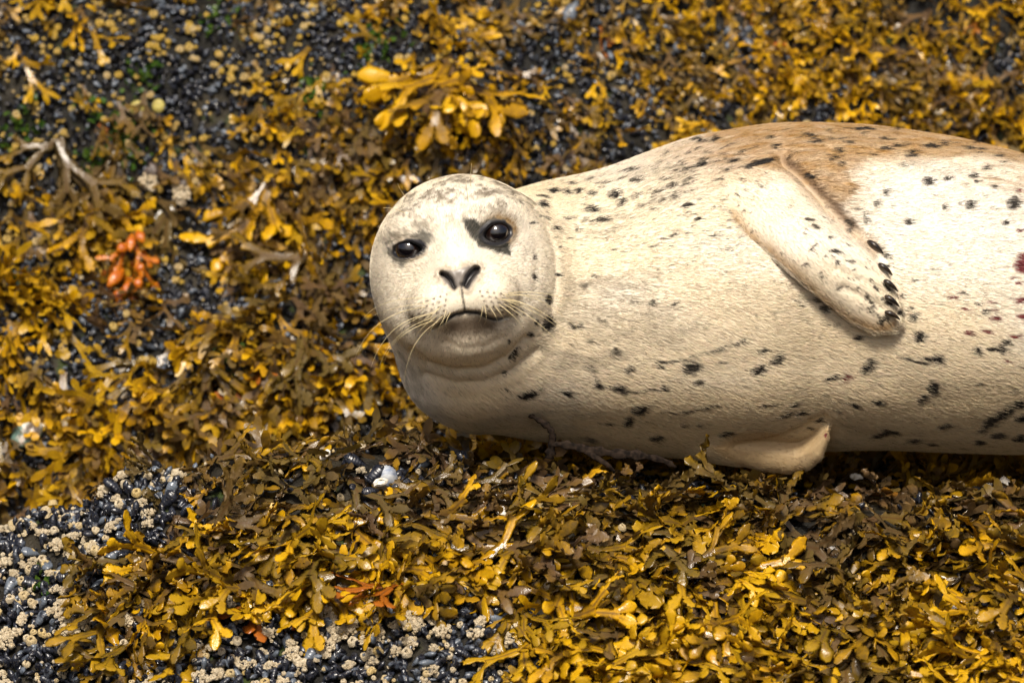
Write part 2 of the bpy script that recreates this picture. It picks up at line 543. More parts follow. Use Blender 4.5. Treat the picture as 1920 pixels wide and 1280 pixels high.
for pts, r, dep in (([(770, 655), (800, 680), (850, 694), (905, 690), (950, 668), (985, 632)], 6, .0036),
                    ([(795, 700), (850, 716), (905, 714), (960, 690), (1000, 655)], 9, .0026),
                    ([(835, 640), (870, 652), (910, 646), (940, 632)], 7, .0008),
                    ([(1465, 298), (1500, 325), (1540, 366), (1578, 404), (1610, 434)], 11, .010),
                    ([(1380, 835), (1440, 822), (1500, 806), (1545, 786)], 9, .004),
                    ([(1560, 800), (1600, 812), (1660, 822)], 14, .003),
                    ([(1000, 390), (1025, 425), (1042, 470), (1044, 520), (1034, 575)], 8, .0018),
                    ([(985, 400), (1003, 440), (1008, 490), (1000, 560)], 9, .0017),
                    ([(1560, 446), (1600, 462), (1654, 487)], 7, .0024),
                    ([(1560, 474), (1610, 497), (1666, 527)], 7, .0024),
                    ([(1568, 504), (1615, 526), (1674, 560)], 7, .0024),
                    ([(1580, 538), (1620, 557), (1674, 588)], 7, .0024)):
    body_push -= crease(pts, r, dep)
lump = fbm(SV * np.array([.6, 1, 1]), 14, 2, 77) * .0030 + fbm(SV * np.array([.8, 1, 1]), 5.5, 2, 79) * .0075 * sstep(.02, .14, SV[:, 0])
BULGE = ((1330, 620, 160, 110, .012), (1165, 420, 70, 80, -.008), (1640, 400, 80, 70, -.007), (1535, 690, 32, 95, -.009), (1730, 600, 130, 140, .008), (1060, 660, 85, 75, .007), (1660, 745, 70, 45, .004), (1010, 470, 14, 70, .003), (1420, 760, 60, 40, .004))
for bx_, by_, sx_, sy_, am_ in BULGE:
    lump += am_ * np.exp(-.5 * (((spx[:, 0] - bx_) / sx_) ** 2 + ((spx[:, 1] - by_) / sy_) ** 2)) * sstep(0, .5, SN[:, 2])
lump *= .3 + .7 * sstep(.095, .16, np.sqrt(hx ** 2 + hy ** 2 + np.minimum(hp[:, 2], 0) ** 2))
SV = SV + SN * (body_push + lump)[:, None]
SV[:, 2] += np.where(isface, push, 0)
SN = vnormals(SV, SQ)
spx = vpx(SV)

# --- coat markings, in photo pixels of the flank: x, y, length, width, tilt, weight
SPOTS = """1034,359,22,7,0 1058,360,16,9,-10 1081,359,16,8,-5 1107,362,16,8,-5 1016,369,22,6,-8 1015,380,18,12,0 1150,365,24,17,-15 1161,379,17,11,-5
1110,392,22,14,-10 1107,414,13,6,0 1127,413,24,11,0 1094,411,12,8,45 1060,407,10,7,40 1040,426,14,10,20 1081,426,9,15,20 1187,337,21,9,8 1231,360,22,7,14
1255,349,14,11,30 1264,369,17,11,15 1240,376,16,5,20 1287,384,24,7,22 1282,342,18,9,25,.5 1316,307,22,9,20 1285,315,12,7,20 1261,319,14,4,5 1305,265,24,8,-5
1175,320,30,5,10 1201,420,9,9,0,.6 1231,459,8,13,0,.5 1307,410,14,6,25 1067,480,5,11,0,.5 1087,480,5,11,0,.5 1045,514,9,7,0 1002,519,7,12,0 1112,517,8,8,0
1095,533,14,10,0 1002,484,5,10,0 1186,366,11,8,0,.5 1215,380,14,7,0,.5 1130,447,9,5,0,.6 1334,262,16,7,15 1065,346,24,5,3 1122,345,24,6,0,.6 1025,608,20,26,-20
1006,604,8,14,-20 1027,560,8,18,-15 1073,612,17,12,-20 1090,610,12,13,30 1124,601,8,10,0,.7 1162,586,13,14,0,.5 1185,567,9,9,0,.8 1223,565,16,10,20 1264,572,12,8,15
1105,641,13,7,0,.5 1152,660,12,20,-25 1175,691,18,9,30 1106,686,10,8,0,.7 1235,687,10,7,0 1293,689,36,19,12 1306,715,14,11,0 1154,727,31,16,-10 1119,723,16,11,-20
1241,727,14,7,30 985,739,38,14,8 950,730,17,8,-35,.6 1006,728,19,6,25,.7 1059,735,25,11,-20 961,663,9,30,-40 944,697,11,11,0 1197,768,31,16,15 1175,791,13,20,-30
1139,795,16,9,0,.5 1281,796,13,9,0 1313,796,14,8,0,.7 1229,821,28,8,0 1102,823,18,9,-15 1211,791,13,7,0,.4 1351,678,9,5,0 954,640,9,9,0,.7 992,626,11,9,40,.7
1389,641,25,6,30 1429,658,20,8,10 1454,674,23,14,40 1420,693,27,16,20 1544,576,18,11,20 1531,564,16,9,0 1568,609,12,6,20 1608,632,18,10,5
1539,629,15,6,20,.5 1624,687,34,15,42 1555,709,29,6,25 1544,741,13,9,0,.5 1600,761,22,9,-25 1470,778,29,8,25 1499,776,18,7,15 1487,759,16,6,20 1536,786,17,7,25
1515,802,11,6,0 1357,812,24,8,15 1645,755,18,10,-10 1568,769,10,6,0 1645,815,24,9,10 1721,630,22,16,30 1711,593,10,18,-35 1709,579,9,7,0 1739,673,24,8,5
1760,674,18,14,50 1747,728,20,25,-20 1724,751,13,24,-35 1883,644,24,12,20 1877,656,18,9,0 1858,653,14,8,0 1828,659,15,15,45 1878,777,66,15,33 1854,790,24,16,35
1840,805,19,10,40 1909,759,20,16,0 1914,785,24,18,20 1769,800,26,10,10 1652,813,29,11,8 1676,812,16,10,0 1867,817,30,10,10 1909,821,26,12,15 1831,830,18,9,5
1711,827,24,9,0 1742,831,18,7,0 1833,722,16,5,5,.6 1806,550,11,7,20 1832,570,11,7,0 1846,583,9,11,0 1899,731,18,14,30,.5 1740,273,29,10,-3 1705,284,22,5,0
1705,292,23,8,5 1690,308,20,9,-5,.5 1739,342,18,16,0 1774,334,15,9,20 1825,329,18,11,10 1829,342,9,7,0 1864,350,13,8,0 1819,385,18,24,-25 1798,382,11,9,0,.7
1771,390,9,13,0 1701,415,16,11,-30 1622,410,8,24,15 1659,362,8,11,0,.8 1642,382,8,13,0 1594,358,7,9,0,.5 1899,379,21,25,-30 1885,418,16,11,25 1764,433,9,9,0,.5
1845,365,9,9,0,.7 1859,391,8,7,0,.7 1747,503,8,10,0,.4 1713,524,9,7,0 1572,284,16,8,-15 1524,265,25,6,0 1513,252,29,6,-10 1589,268,20,5,-2 1654,259,16,6,0
1659,277,20,6,-10 1678,272,16,5,0 1633,290,10,5,0 1766,269,14,5,0 1837,278,18,5,0 1813,276,18,5,0 1869,290,20,5,0 1558,300,9,6,0 1576,306,9,7,0 1518,332,18,9,-20
1620,243,44,5,-4 1881,306,14,7,0,.7 1880,321,16,9,0,.5 1845,313,10,6,0 1427,304,44,12,8 1400,312,20,9,0 1371,302,20,8,8 1450,276,15,9,-20 1439,259,14,6,0 1388,284,12,6,0
1386,332,12,6,0,.5 1427,349,18,6,0,.5 1518,412,20,6,0 1530,426,14,7,0,.6 1589,419,25,11,-45 1590,431,18,7,0,.7 1566,469,22,7,-5 1571,492,10,9,0 1594,489,20,6,0
1526,462,21,5,45 1509,496,13,6,20 1591,520,7,7,0,.6 1632,524,8,9,0 1624,556,12,14,0 1635,574,16,8,25 1633,585,15,5,15 1652,600,16,9,25 1635,564,13,6,-20
1667,498,8,9,30 1689,585,12,10,30 1689,554,14,8,20 1560,445,14,6,0,.6 1548,480,10,5,30,.5 1610,540,10,6,0,.6 1600,505,10,5,0,.6 1655,560,8,6,0 1644,540,12,6,-40
1660,478,14,7,-40 1644,462,30,8,-38,.8 1655,500,26,9,-35 1664,537,20,8,-42 1666,570,16,9,-38 1662,596,18,9,-25
1330,600,12,4,15,.3 1375,570,11,5,20,.3 1440,612,12,5,20,.35 1350,512,9,7,0,.4 1260,490,12,5,15,.3 1480,560,12,5,20,.3 1250,500,12,6,15,.3 1350,513,9,6,-30,.5"""
FOLD_SHADE = [[(1228, 679), (1280, 673), (1330, 659), (1395, 641)], [(1150, 736), (1200, 733), (1240, 727)], [(1240, 775), (1300, 770), (1350, 757)], [(1682, 672), (1715, 677), (1745, 683)], [(1100, 690), (1118, 706), (1122, 722)], [(1425, 765), (1450, 757)]]  # flank creases: their shade is painted into the coat as dark lines
REDS = """1585,708,22,9,45 1782,558,14,6,5 1806,580,16,6,0 1865,597,20,8,0 1912,595,18,7,0 1814,624,14,8,0 1850,622,16,7,0 1903,630,20,7,5 1884,677,12,6,0 1918,688,9,7,0
1858,566,16,5,0,.6 1860,579,18,5,0,.5 1913,563,24,10,10 1914,494,24,32,0,1.3 1896,519,9,7,0 1910,357,10,6,0 1880,379,10,7,0,.4 1909,430,14,7,0 1889,500,14,7,0,.4
1909,530,9,7,0 1548,815,7,5,20 1639,422,18,9,-30,.18 1665,448,30,9,-25,.2 1745,640,10,5,0,.2"""
def parse(s):
    out = []
    for t in s.split():
        v = [float(q) for q in t.split(',')]
        out.append(v + [1.0] * (6 - len(v)))
    return np.array(out)
SPOTS, REDS = parse(SPOTS), parse(REDS)
extra = []
for _ in range(160):                        # the part of the flank beyond the right edge, and faint flecks
    extra.append([random.uniform(1930, 2700), random.uniform(290, 830), random.uniform(8, 30), random.uniform(5, 14), random.uniform(-30, 45), 1])
for _ in range(150):
    extra.append([random.uniform(1050, 1900), random.uniform(270, 840), random.uniform(4, 9), random.uniform(2, 4), random.uniform(-10, 35), random.uniform(.2, .55)])
for _ in range(260):                        # speckled nape and back
    extra.append([random.uniform(1000, 1420), random.uniform(270, 470), random.uniform(5, 16), random.uniform(2.5, 6), random.uniform(-10, 25), random.uniform(.35, .8)])
for _ in range(60):
    extra.append([random.uniform(1350, 1930), random.uniform(235, 300), random.uniform(8, 20), random.uniform(2.5, 4), random.uniform(-8, 8), random.uniform(.4, .8)])
for _ in range(60):
    extra.append([random.uniform(1450, 1670), random.uniform(380, 610), random.uniform(5, 12), random.uniform(2.5, 5), random.uniform(-40, 20), random.uniform(.35, .8)])
SPOTS = np.concatenate([SPOTS, extra])

def spot_field(P, spots):
    out = np.zeros(len(P))
    order = np.argsort(P[:, 0]); xs = P[order, 0]
    for x, y, L, W, ang, wt in spots:
        R = max(L, W) * 1.3
        i0, i1 = np.searchsorted(xs, (x - R, x + R)); ii = order[i0:i1]
        if not len(ii): continue
        dx, dy = P[ii, 0] - x, -(P[ii, 1] - y)
        c, s = math.cos(math.radians(ang)), math.sin(math.radians(ang))
        u, w = (dx * c + dy * s) / (L * .5), (-dx * s + dy * c) / (W * .5)
        out[ii] = np.maximum(out[ii], wt * np.clip(1.55 - np.sqrt(u * u + w * w), 0, 1))
    return out

TANPOLY = [(1290, 230), (1345, 285), (1410, 325), (1470, 330), (1530, 370), (1572, 402), (1605, 350), (1582, 322), (1625, 304), (1700, 298), (1760, 292), (1830, 294), (1920, 306), (2300, 420), (2700, 560), (2700, 300), (1480, 190)]
PATCH_R = [(865, 413), (880, 411), (891, 413), (900, 420), (925, 408), (948, 412), (960, 432), (950, 455), (955, 468), (958, 479), (940, 477), (922, 471), (897, 462), (884, 447), (873, 431)]
PATCH_L = [(725, 472), (736, 459), (749, 453), (775, 444), (790, 436), (806, 438), (812, 446), (808, 458), (795, 468), (781, 476), (768, 486), (754, 501), (739, 492)]
LOWLIP_AND_SHADE = [(838, 604), (872, 589), (905, 591), (934, 602), (926, 618), (897, 630), (856, 630), (834, 620)]
NOSEPX = [(823, 519), (831, 507), (857, 506), (880, 497), (900, 501), (901, 512), (878, 543), (865, 536), (852, 545)]
DOTS = []
for r_ in range(5):
    for q in range(5 + r_ // 2):
        DOTS.append((900 + q * 13 + r_ * 4, 546 + r_ * 9 + q * 1.5)); DOTS.append((838 - q * 12 - r_ * 2, 552 + r_ * 10 + q * 4))

def coat(V, P, N, jit=0.0):
    """colour of the coat (linear rgb) and how bare the skin is, at points of the body"""
    n = len(V); x, y = P[:, 0], P[:, 1]
    front = N[:, 2] > -.35
    S3 = V * np.array([.45, 1, 1])
    h_ = np.stack(to_head(V[:, 0], V[:, 1], V[:, 2]), 1)
    face = (h_[:, 2] > -.02) & (np.hypot(h_[:, 0] - .006, h_[:, 1]) < .118)
    big = fbm(S3, 9, 3, 5); fine = fbm(V * np.array([.35, 1, 1]), 160, 2, 9)
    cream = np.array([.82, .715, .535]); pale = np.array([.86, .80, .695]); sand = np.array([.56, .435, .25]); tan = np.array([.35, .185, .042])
    c = cream + (pale - cream) * sstep(-.1, .5, big)[:, None]
    fsoft = sstep(.122, .085, np.hypot(h_[:, 0] - .006, h_[:, 1])) * face
    c = c + (np.array([.83, .765, .645]) - c) * (.6 * fsoft)[:, None]
    wn_ = 14 * fbm(S3, 40, 2, 15)
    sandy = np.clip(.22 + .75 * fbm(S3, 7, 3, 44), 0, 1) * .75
    low_sand_shade = sstep(620, 830, y + 40 * fbm(S3, 7, 2, 12)) * sstep(760, 860, x)  # sandy lower coat, with the underside's shade painted into the colour
    sandy = np.maximum(sandy, .85 * low_sand_shade) * np.where(face, .25, 1)
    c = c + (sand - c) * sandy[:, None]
    t = sstep(14, -14, poly2d(x, y, TANPOLY) + wn_) * np.where(front, 1, .7)
    t = np.maximum(t, .55 * sstep(14, -4, poly2d(x, y, LOWF)) * (y > 795))
    t = np.maximum(t, (.75 * np.exp(-.5 * (((x - 1410) / 75) ** 2 + ((y - 290) / 38) ** 2)) + .5 * np.exp(-.5 * (((x - 1890) / 70) ** 2 + ((y - 335) / 40) ** 2)) * (.7 + fine) + .45 * np.exp(-.5 * (((x - 1280) / 90) ** 2 + ((y - 285) / 30) ** 2)) + .6 * np.exp(-.5 * (((x - 1570) / 40) ** 2 + ((y - 350) / 50) ** 2))) * front * (1 - sstep(4, -10, poly2d(x, y, FLIP)) * (y > 345)))
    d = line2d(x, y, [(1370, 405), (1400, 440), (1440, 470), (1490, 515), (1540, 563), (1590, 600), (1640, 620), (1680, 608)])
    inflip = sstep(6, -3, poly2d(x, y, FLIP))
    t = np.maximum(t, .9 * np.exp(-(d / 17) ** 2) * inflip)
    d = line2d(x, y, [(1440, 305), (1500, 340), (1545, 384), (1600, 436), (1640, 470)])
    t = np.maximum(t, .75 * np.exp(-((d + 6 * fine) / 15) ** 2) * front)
    chin = sstep(25, -10, poly2d(x, y, [(850, 600), (915, 600), (940, 630), (900, 650), (850, 650), (820, 635)]))
    t = np.maximum(t, np.where(face, .20 * chin, 0))
    c = c + (tan - c) * (t * (.80 + .25 * fine))[:, None]
    Pw = P + 5.0 * np.stack([fbm(V, 95, 2, 141), fbm(V, 95, 2, 143)], 1)
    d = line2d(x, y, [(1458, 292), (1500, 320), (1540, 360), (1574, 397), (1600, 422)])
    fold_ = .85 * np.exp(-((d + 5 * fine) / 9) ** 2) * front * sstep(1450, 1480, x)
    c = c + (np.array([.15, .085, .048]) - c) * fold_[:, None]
    sp = spot_field(Pw, SPOTS) * front
    if np.ndim(jit): sp = sp + jit * .45
    for fl_ in FOLD_SHADE: sp = np.maximum(sp, .62 * sstep(4.5, .5, line2d(Pw[:, 0], Pw[:, 1], fl_)) * front)
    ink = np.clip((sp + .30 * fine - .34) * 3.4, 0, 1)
    # head: mottling over the crown and cheeks
    mott = fbm(V, 60, 3, 61) * .6 + fbm(V, 190, 2, 63) * .5
    freck = np.clip((fbm(V, 150, 3, 65) + .02) * 2.2, 0, 1) * fsoft * .18
    c = c + (np.array([.30, .21, .12]) - c) * freck[:, None]
    crown = (sstep(.030, .080, h_[:, 1]) + .3 * np.exp(-(((h_[:, 0] + .06) / .03) ** 2 + ((h_[:, 1] - .07) / .025) ** 2))) * face + .15 * face * sstep(.06, .1, np.hypot(h_[:, 0], h_[:, 1]))
    c = c + (np.array([.20, .16, .11]) - c) * (np.clip((mott + .10) * 2.5, 0, .9) * np.clip(crown, 0, 1))[:, None]
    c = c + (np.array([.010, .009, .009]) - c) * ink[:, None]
    greyish = np.clip(fbm(S3, 18, 3, 171) * 1.9 - .05, 0, .6) * (sstep(1340, 1050, x) * .8 + .55) * (~face)
    c = c + (np.array([.30, .25, .18]) - c) * (greyish * (.6 + .8 * fine))[:, None].clip(0, .5)
    rd = np.clip((spot_field(Pw, REDS) * front + .2 * fine - .25) * 2.5, 0, 1)
    c = c + (np.array([.12, .005, .012]) - c) * rd[:, None]
    bare = np.zeros(n)
    if face.any():
        F_ = face
        fx, fy = x[F_], y[F_]; cf = c[F_]; bf = np.zeros(F_.sum())
        wob = 3.5 * fbm(V[F_], 240, 2, 19)
        ring = sstep(1.0, .55, np.hypot((fx - 936) / 44, (fy - 434) / 42)) * sstep(-30, 25, (fx - 915) - (fy - 455))
        ringl = sstep(1.0, .5, np.hypot((fx - 768) / 40, (fy - 466) / 30))
        cf = cf + (np.array([.26, .165, .07]) - cf) * (np.clip(np.maximum(.9 * ring, .5 * ringl) * (1 + .6 * fine[F_]), 0, 1))[:, None]
        g = np.maximum(sstep(3, -2, poly2d(fx, fy, PATCH_R) + wob), .78 * sstep(6, -5, poly2d(fx, fy, PATCH_L) + wob * 2))
        cf = cf + (np.array([.050, .048, .040]) - cf) * g[:, None]
        lip_brown_shade = sstep(14, -14, poly2d(fx, fy, LOWLIP_AND_SHADE) + wob)  # brown lower lip, plus shade under the muzzle painted into the coat
        cf = cf + (np.array([.085, .050, .028]) - cf) * (lip_brown_shade * .85)[:, None]
        lipd = line2d(fx, fy, [(812, 615), (830, 604), (850, 590), (872, 584), (897, 585), (914, 594), (932, 598), (952, 592)])
        lip = sstep(5.5, 1.5, lipd + wob * .5) * sstep(800, 830, fx) * sstep(962, 940, fx)
        ph = sstep(3.0, .8, line2d(fx, fy, [(865, 533), (867, 555), (870, 570), (872, 584)]))
        nose = sstep(3, -3, poly2d(fx, fy, NOSEPX) + wob * .8)
        nosehalo = .55 * sstep(14, 0, poly2d(fx, fy, NOSEPX) + wob * 3)
        cf = cf + (np.array([.30, .22, .14]) - cf) * nosehalo[:, None]
        cf = cf + (np.array([.155, .135, .120]) - cf) * (nose * .9)[:, None]
        nost = np.maximum(sstep(5.2, 2.6, line2d(fx, fy, [(829, 514), (838, 518), (846, 527), (852, 540)])), sstep(8.0, 5.0, line2d(fx, fy, [(893, 507), (887, 513), (880, 522), (874, 535)])))
        dk = np.maximum.reduce([lip, .9 * ph, nost])
        cf = cf + (np.array([.022, .018, .018]) - cf) * dk[:, None]
        dots = np.zeros(len(fx))
        for qx, qy in DOTS: dots = np.maximum(dots, sstep(3.2, 1.0, np.hypot(fx - qx, fy - qy)))
        cf = cf + (np.array([.10, .07, .05]) - cf) * (dots)[:, None]
        hl = np.stack(to_head(V[F_, 0], V[F_, 1], V[F_, 2]), 1)
        for e in EYES:
            ex, ey = e['c']
            u = (hl[:, 0] - ex) / e['rx']; w = (hl[:, 1] - ey) / e['ry']; d = np.sqrt(u * u + w * w)
            rim = sstep(1.46, 1.22, d + .08 * wob / 3)
            cf = cf + (np.array([.013, .012, .014]) - cf) * rim[:, None]; bf = np.maximum(bf, rim)
        bf = np.maximum.reduce([bf, nose, lip, ph])
        c[F_] = cf; bare[F_] = bf
    return np.clip(c, .004, .9), bare

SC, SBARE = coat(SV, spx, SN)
base_w = view2world(np.array([[.35, -.165, 0.0]]))[0]
SW = view2world(SV) - base_w
seal_me = new_mesh('seal', SW, SQ)
ca = seal_me.attributes.new('coat', 'FLOAT_COLOR', 'POINT')
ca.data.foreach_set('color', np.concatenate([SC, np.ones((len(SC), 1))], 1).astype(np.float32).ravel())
attr(seal_me, 'bare', SBARE)

m = NT('seal_coat')
ac = m.t.nodes.new('ShaderNodeAttribute'); ac.attribute_name = 'coat'
bare = m.attr('bare')
co = m.coord('Object', (260, 900, 900))
nz = m.noise(1.0, 3, co)
colr = m.mix(m.remap(nz, .35, .65, .0, .14), ac.outputs['Color'], (0.30, 0.21, 0.11))
colr = m.mix(bare, colr, ac.outputs['Color'])
rough = m.math('SUBTRACT', .62, m.math('MULTIPLY', bare, .30))
MAT_COAT = m.done(m.bsdf(colr, rough, .35, m.bump(nz, .04, .0008), Sheen_Weight=.10, Sheen_Roughness=.5))
seal = link('seal', seal_me, mat=MAT_COAT, label='pale spotted harbor seal lying on its side on the rockweed ledge, looking at the camera', cat='seal')
seal.location = base_w

def world_rel(V): return view2world(V) - base_w

# --- fur
fn = np.cross(SV[SQ[:, 2]] - SV[SQ[:, 0]], SV[SQ[:, 3]] - SV[SQ[:, 1]])
farea = np.linalg.norm(fn, axis=1) * .5; fn = fn / np.maximum(2 * farea[:, None], 1e-12)
fc = SV[SQ].mean(1)
wgt = farea * ((fn[:, 2] > -.45) | (fn[:, 1] > .3)) * (fc[:, 0] < .80) * np.where(fc[:, 0] < .07, 1.7, 1.0)
NH = 380000
pickf = rng.choice(len(SQ), NH, p=wgt / wgt.sum())
uv = rng.random((NH, 2)); q = SV[SQ[pickf]]
root = (q[:, 0] * ((1 - uv[:, 0]) * (1 - uv[:, 1]))[:, None] + q[:, 1] * (uv[:, 0] * (1 - uv[:, 1]))[:, None]
        + q[:, 2] * (uv[:, 0] * uv[:, 1])[:, None] + q[:, 3] * ((1 - uv[:, 0]) * uv[:, 1])[:, None])
qn = SN[SQ[pickf]].mean(1); qn /= np.linalg.norm(qn, axis=1, keepdims=True)
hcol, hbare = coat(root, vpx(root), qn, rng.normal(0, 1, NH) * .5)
keep = hbare < .25
root, qn, hcol = root[keep], qn[keep], hcol[keep]; NH = len(root)
hh_ = np.stack(to_head(root[:, 0], root[:, 1], root[:, 2]), 1)
onhead = sstep(.125, .098, np.hypot(hh_[:, 0], hh_[:, 1])) * sstep(-.06, 0.0, hh_[:, 2])
rad2 = np.stack([hh_[:, 0], hh_[:, 1] + .012, -0.3 * np.ones(NH) * .1], 1)
radv = np.stack([rad2[:, 0] * CR - rad2[:, 1] * SR, rad2[:, 0] * SR + rad2[:, 1] * CR, rad2[:, 2]], 1)
radv /= np.maximum(np.linalg.norm(radv, axis=1, keepdims=True), 1e-6)
cbv, rbv, _, _ = trunk_sec(root[:, 0])
lowv = np.clip((cbv - root[:, 1]) / rbv, -1, 1)
chest = sstep(.12, -.10, root[:, 0])
bodyd = np.stack([np.ones(NH), -.15 - .35 * lowv - 1.5 * chest * np.clip(lowv + .2, 0, 1), np.zeros(NH)], 1)
dirv = bodyd * (1 - onhead[:, None]) + radv * onhead[:, None]
sflip = (poly2d(root[:, 0], root[:, 1], FLIPW) < 0) & (qn[:, 2] > 0)
dirv[sflip] = np.array([.75, -.65, 0])
swirl = fbm(root, 22, 2, 91)[:, None]; swirl2 = fbm(root, 22, 2, 97)[:, None]
dirv = dirv + np.concatenate([swirl * .15, swirl2 * .22, swirl * 0], 1) + rng.normal(0, .09, (NH, 3))
dirv -= qn * (dirv * qn).sum(1, keepdims=True); dirv /= np.maximum(np.linalg.norm(dirv, axis=1, keepdims=True), 1e-6)
length = (.0082 * (1 - onhead) + .0050 * onhead) * rng.uniform(.6, 1.25, NH)
muzz = sstep(.055, .035, np.hypot(hh_[:, 0], hh_[:, 1] + .02)) * (hh_[:, 2] > .05)
length *= 1 - .45 * muzz
rpx = vpx(root)
length *= np.where((poly2d(rpx[:, 0], rpx[:, 1], LOWF) < 3) & (qn[:, 2] > -.2), .5, 1) * np.where(sflip, .65, 1)
lift = rng.uniform(.05, .14, NH)
p0 = root - qn * .0006
p1 = root + dirv * (length * .45)[:, None] + qn * (length * lift * .75)[:, None]
p2 = root + dirv * length[:, None] + qn * (length * lift * .9)[:, None]
pts = world_rel(np.stack([p0, p1, p2], 1).reshape(-1, 3)).astype(np.float32)
hc = bpy.data.hair_curves.new('fur')
hc.add_curves([3] * NH)
hc.attributes['position'].data.foreach_set('vector', pts.ravel())
ra = hc.attributes.get('radius') or hc.attributes.new('radius', 'FLOAT', 'POINT')
ra.data.foreach_set('value', np.tile(np.array([.00016, .00014, .00003], np.float32), NH))
dkh = rng.random(NH) < .045
hcol[dkh] *= rng.uniform(.25, .6, (dkh.sum(), 1))
tint = hcol * rng.uniform(.84, 1.08, (NH, 1)) * (1 + rng.normal(0, .03, (NH, 3)))
haa = hc.attributes.new('coat', 'FLOAT_COLOR', 'CURVE')
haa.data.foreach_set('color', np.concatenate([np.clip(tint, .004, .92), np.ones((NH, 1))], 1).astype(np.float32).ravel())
m = NT('seal_fur')
ac = m.t.nodes.new('ShaderNodeAttribute'); ac.attribute_name = 'coat'
MAT_FUR = m.done(m.bsdf(ac.outputs['Color'], .6, .15))
hc.materials.append(MAT_FUR)
link('fur', hc, seal)

# --- eyes
def ball_mesh(name, R, seg=40, rings=24):
    vs = []; fs = []
    for i in range(rings + 1):
        th = math.pi * i / rings
        for j in range(seg):
            ph = 2 * math.pi * j / seg
            vs.append((R * math.sin(th) * math.cos(ph), R * math.sin(th) * math.sin(ph), R * math.cos(th)))
    for i in range(rings):
        for j in range(seg):
            j2 = (j + 1) % seg
            fs.append((i * seg + j, (i + 1) * seg + j, (i + 1) * seg + j2, i * seg + j2))
    return new_mesh(name, vs, np.array(fs))
m = NT('seal_eye')
sx = m.n('ShaderNodeSeparateXYZ', **{'0': m.coord('Object')})
rad = m.math('SQRT', m.math('ADD', m.math('POWER', sx.outputs[0], 2.0), m.math('POWER', sx.outputs[1], 2.0)))
c = m.mix(m.remap(rad, .0080, .0095), (.004, .003, .004), (.014, .007, .005))
c = m.mix(m.remap(rad, .0125, .0138), c, (.03, .025, .022))
MAT_EYE = m.done(m.bsdf(c, .06, .6, Coat_Weight=1.0, Coat_Roughness=.02))
EYE_R = .0160
eye_me = ball_mesh('eye', EYE_R)
Rview = np.array([view2world(np.array(v)) for v in ((1, 0, 0), (0, 1, 0), (0, 0, 1))]).T
for e in EYES:
    ex, ey = e['c']
    cv = from_head(np.array([ex, ey, e['f'] - EYE_R + .0015]))
    o = link('eye', eye_me, seal, MAT_EYE)
    fwd = Vector(Rview @ np.array([.25 * (1 if ex > 0 else -1), .05, 1.0])).normalized()
    o.rotation_euler = fwd.to_track_quat('Z', 'Y').to_euler()
    o.location = world_rel(cv)

# --- claws: five on the raised flipper, tapered and curved
def tube(path, radii, sides=6, flat=1.0, up=(0, 0, 1)):
    path = np.asarray(path, float); n = len(path); vs = []; fs = []
    T = np.gradient(path, axis=0); T /= np.linalg.norm(T, axis=1, keepdims=True)
    ref = np.array(up, float)
    for i in range(n):
        B = np.cross(T[i], ref)
        if np.linalg.norm(B) < 1e-4: B = np.cross(T[i], np.array([1.0, 0.1, 0]))
        B /= np.linalg.norm(B); Nn = np.cross(B, T[i])
        for j in range(sides):
            t = 2 * math.pi * j / sides
            vs.append(path[i] + radii[i] * (B * math.cos(t) + Nn * math.sin(t) * flat))
    for i in range(n - 1):
        for j in range(sides):
            j2 = (j + 1) % sides
            fs.append((i * sides + j, i * sides + j2, (i + 1) * sides + j2, (i + 1) * sides + j))
    k = len(vs); vs += [path[0], path[-1]]
    tri = [(k, (j + 1) % sides, j) for j in range(sides)] + [(k + 1, (n - 1) * sides + j, (n - 1) * sides + (j + 1) % sides) for j in range(sides)]
    vs = np.array(vs); fs = np.array(fs); tri = np.array(tri)
    q_ = vs[fs] - vs.mean(0); c4 = np.cross(q_[:, 1] - q_[:, 0], q_[:, 2] - q_[:, 0])
    if (c4 * (vs[fs].mean(1) - path[np.minimum(np.arange(len(fs)) // sides, n - 1)])).sum() < 0: fs = fs[:, ::-1]; tri = tri[:, ::-1]
    return vs, [fs, tri]
m = NT('claw_horn')
c = m.mix(m.remap(m.noise(300, 3, m.coord('Object')), .4, .65), (.010, .008, .007), (.055, .035, .022))
MAT_CLAW = m.done(m.bsdf(c, .32, .5))
tree_front = lambda x, y: float(np.max(SV[(np.hypot(spx[:, 0] - x, spx[:, 1] - y) < 7) & (SN[:, 2] > 0), 2]))
for (x0, y0, x1, y1) in ((1628, 452, 1656, 475), (1648, 495, 1673, 516), (1658, 526, 1683, 546), (1660, 555, 1686, 575), (1660, 585, 1687, 599)):
    f0 = tree_front(x0, y0) - .0015; f1 = max(tree_front(min(x1 - 6, 1674), y1), .15) - .002
    ts = np.linspace(0, 1, 7)
    P = np.stack([pxf(x0 + (x1 - x0) * t, y0 + (y1 - y0) * t - 3 * math.sin(t * 3.1), f0 + (f1 - f0) * t + .004 * math.sin(t * math.pi) + .001) for t in ts])
    r = np.array([.0024, .0036, .0038, .0035, .0030, .0022, .0009])
    v, f_ = tube(world_rel(P), r, 8, .8)
    link('claw', new_mesh('claw', v, f_), seal, MAT_CLAW)

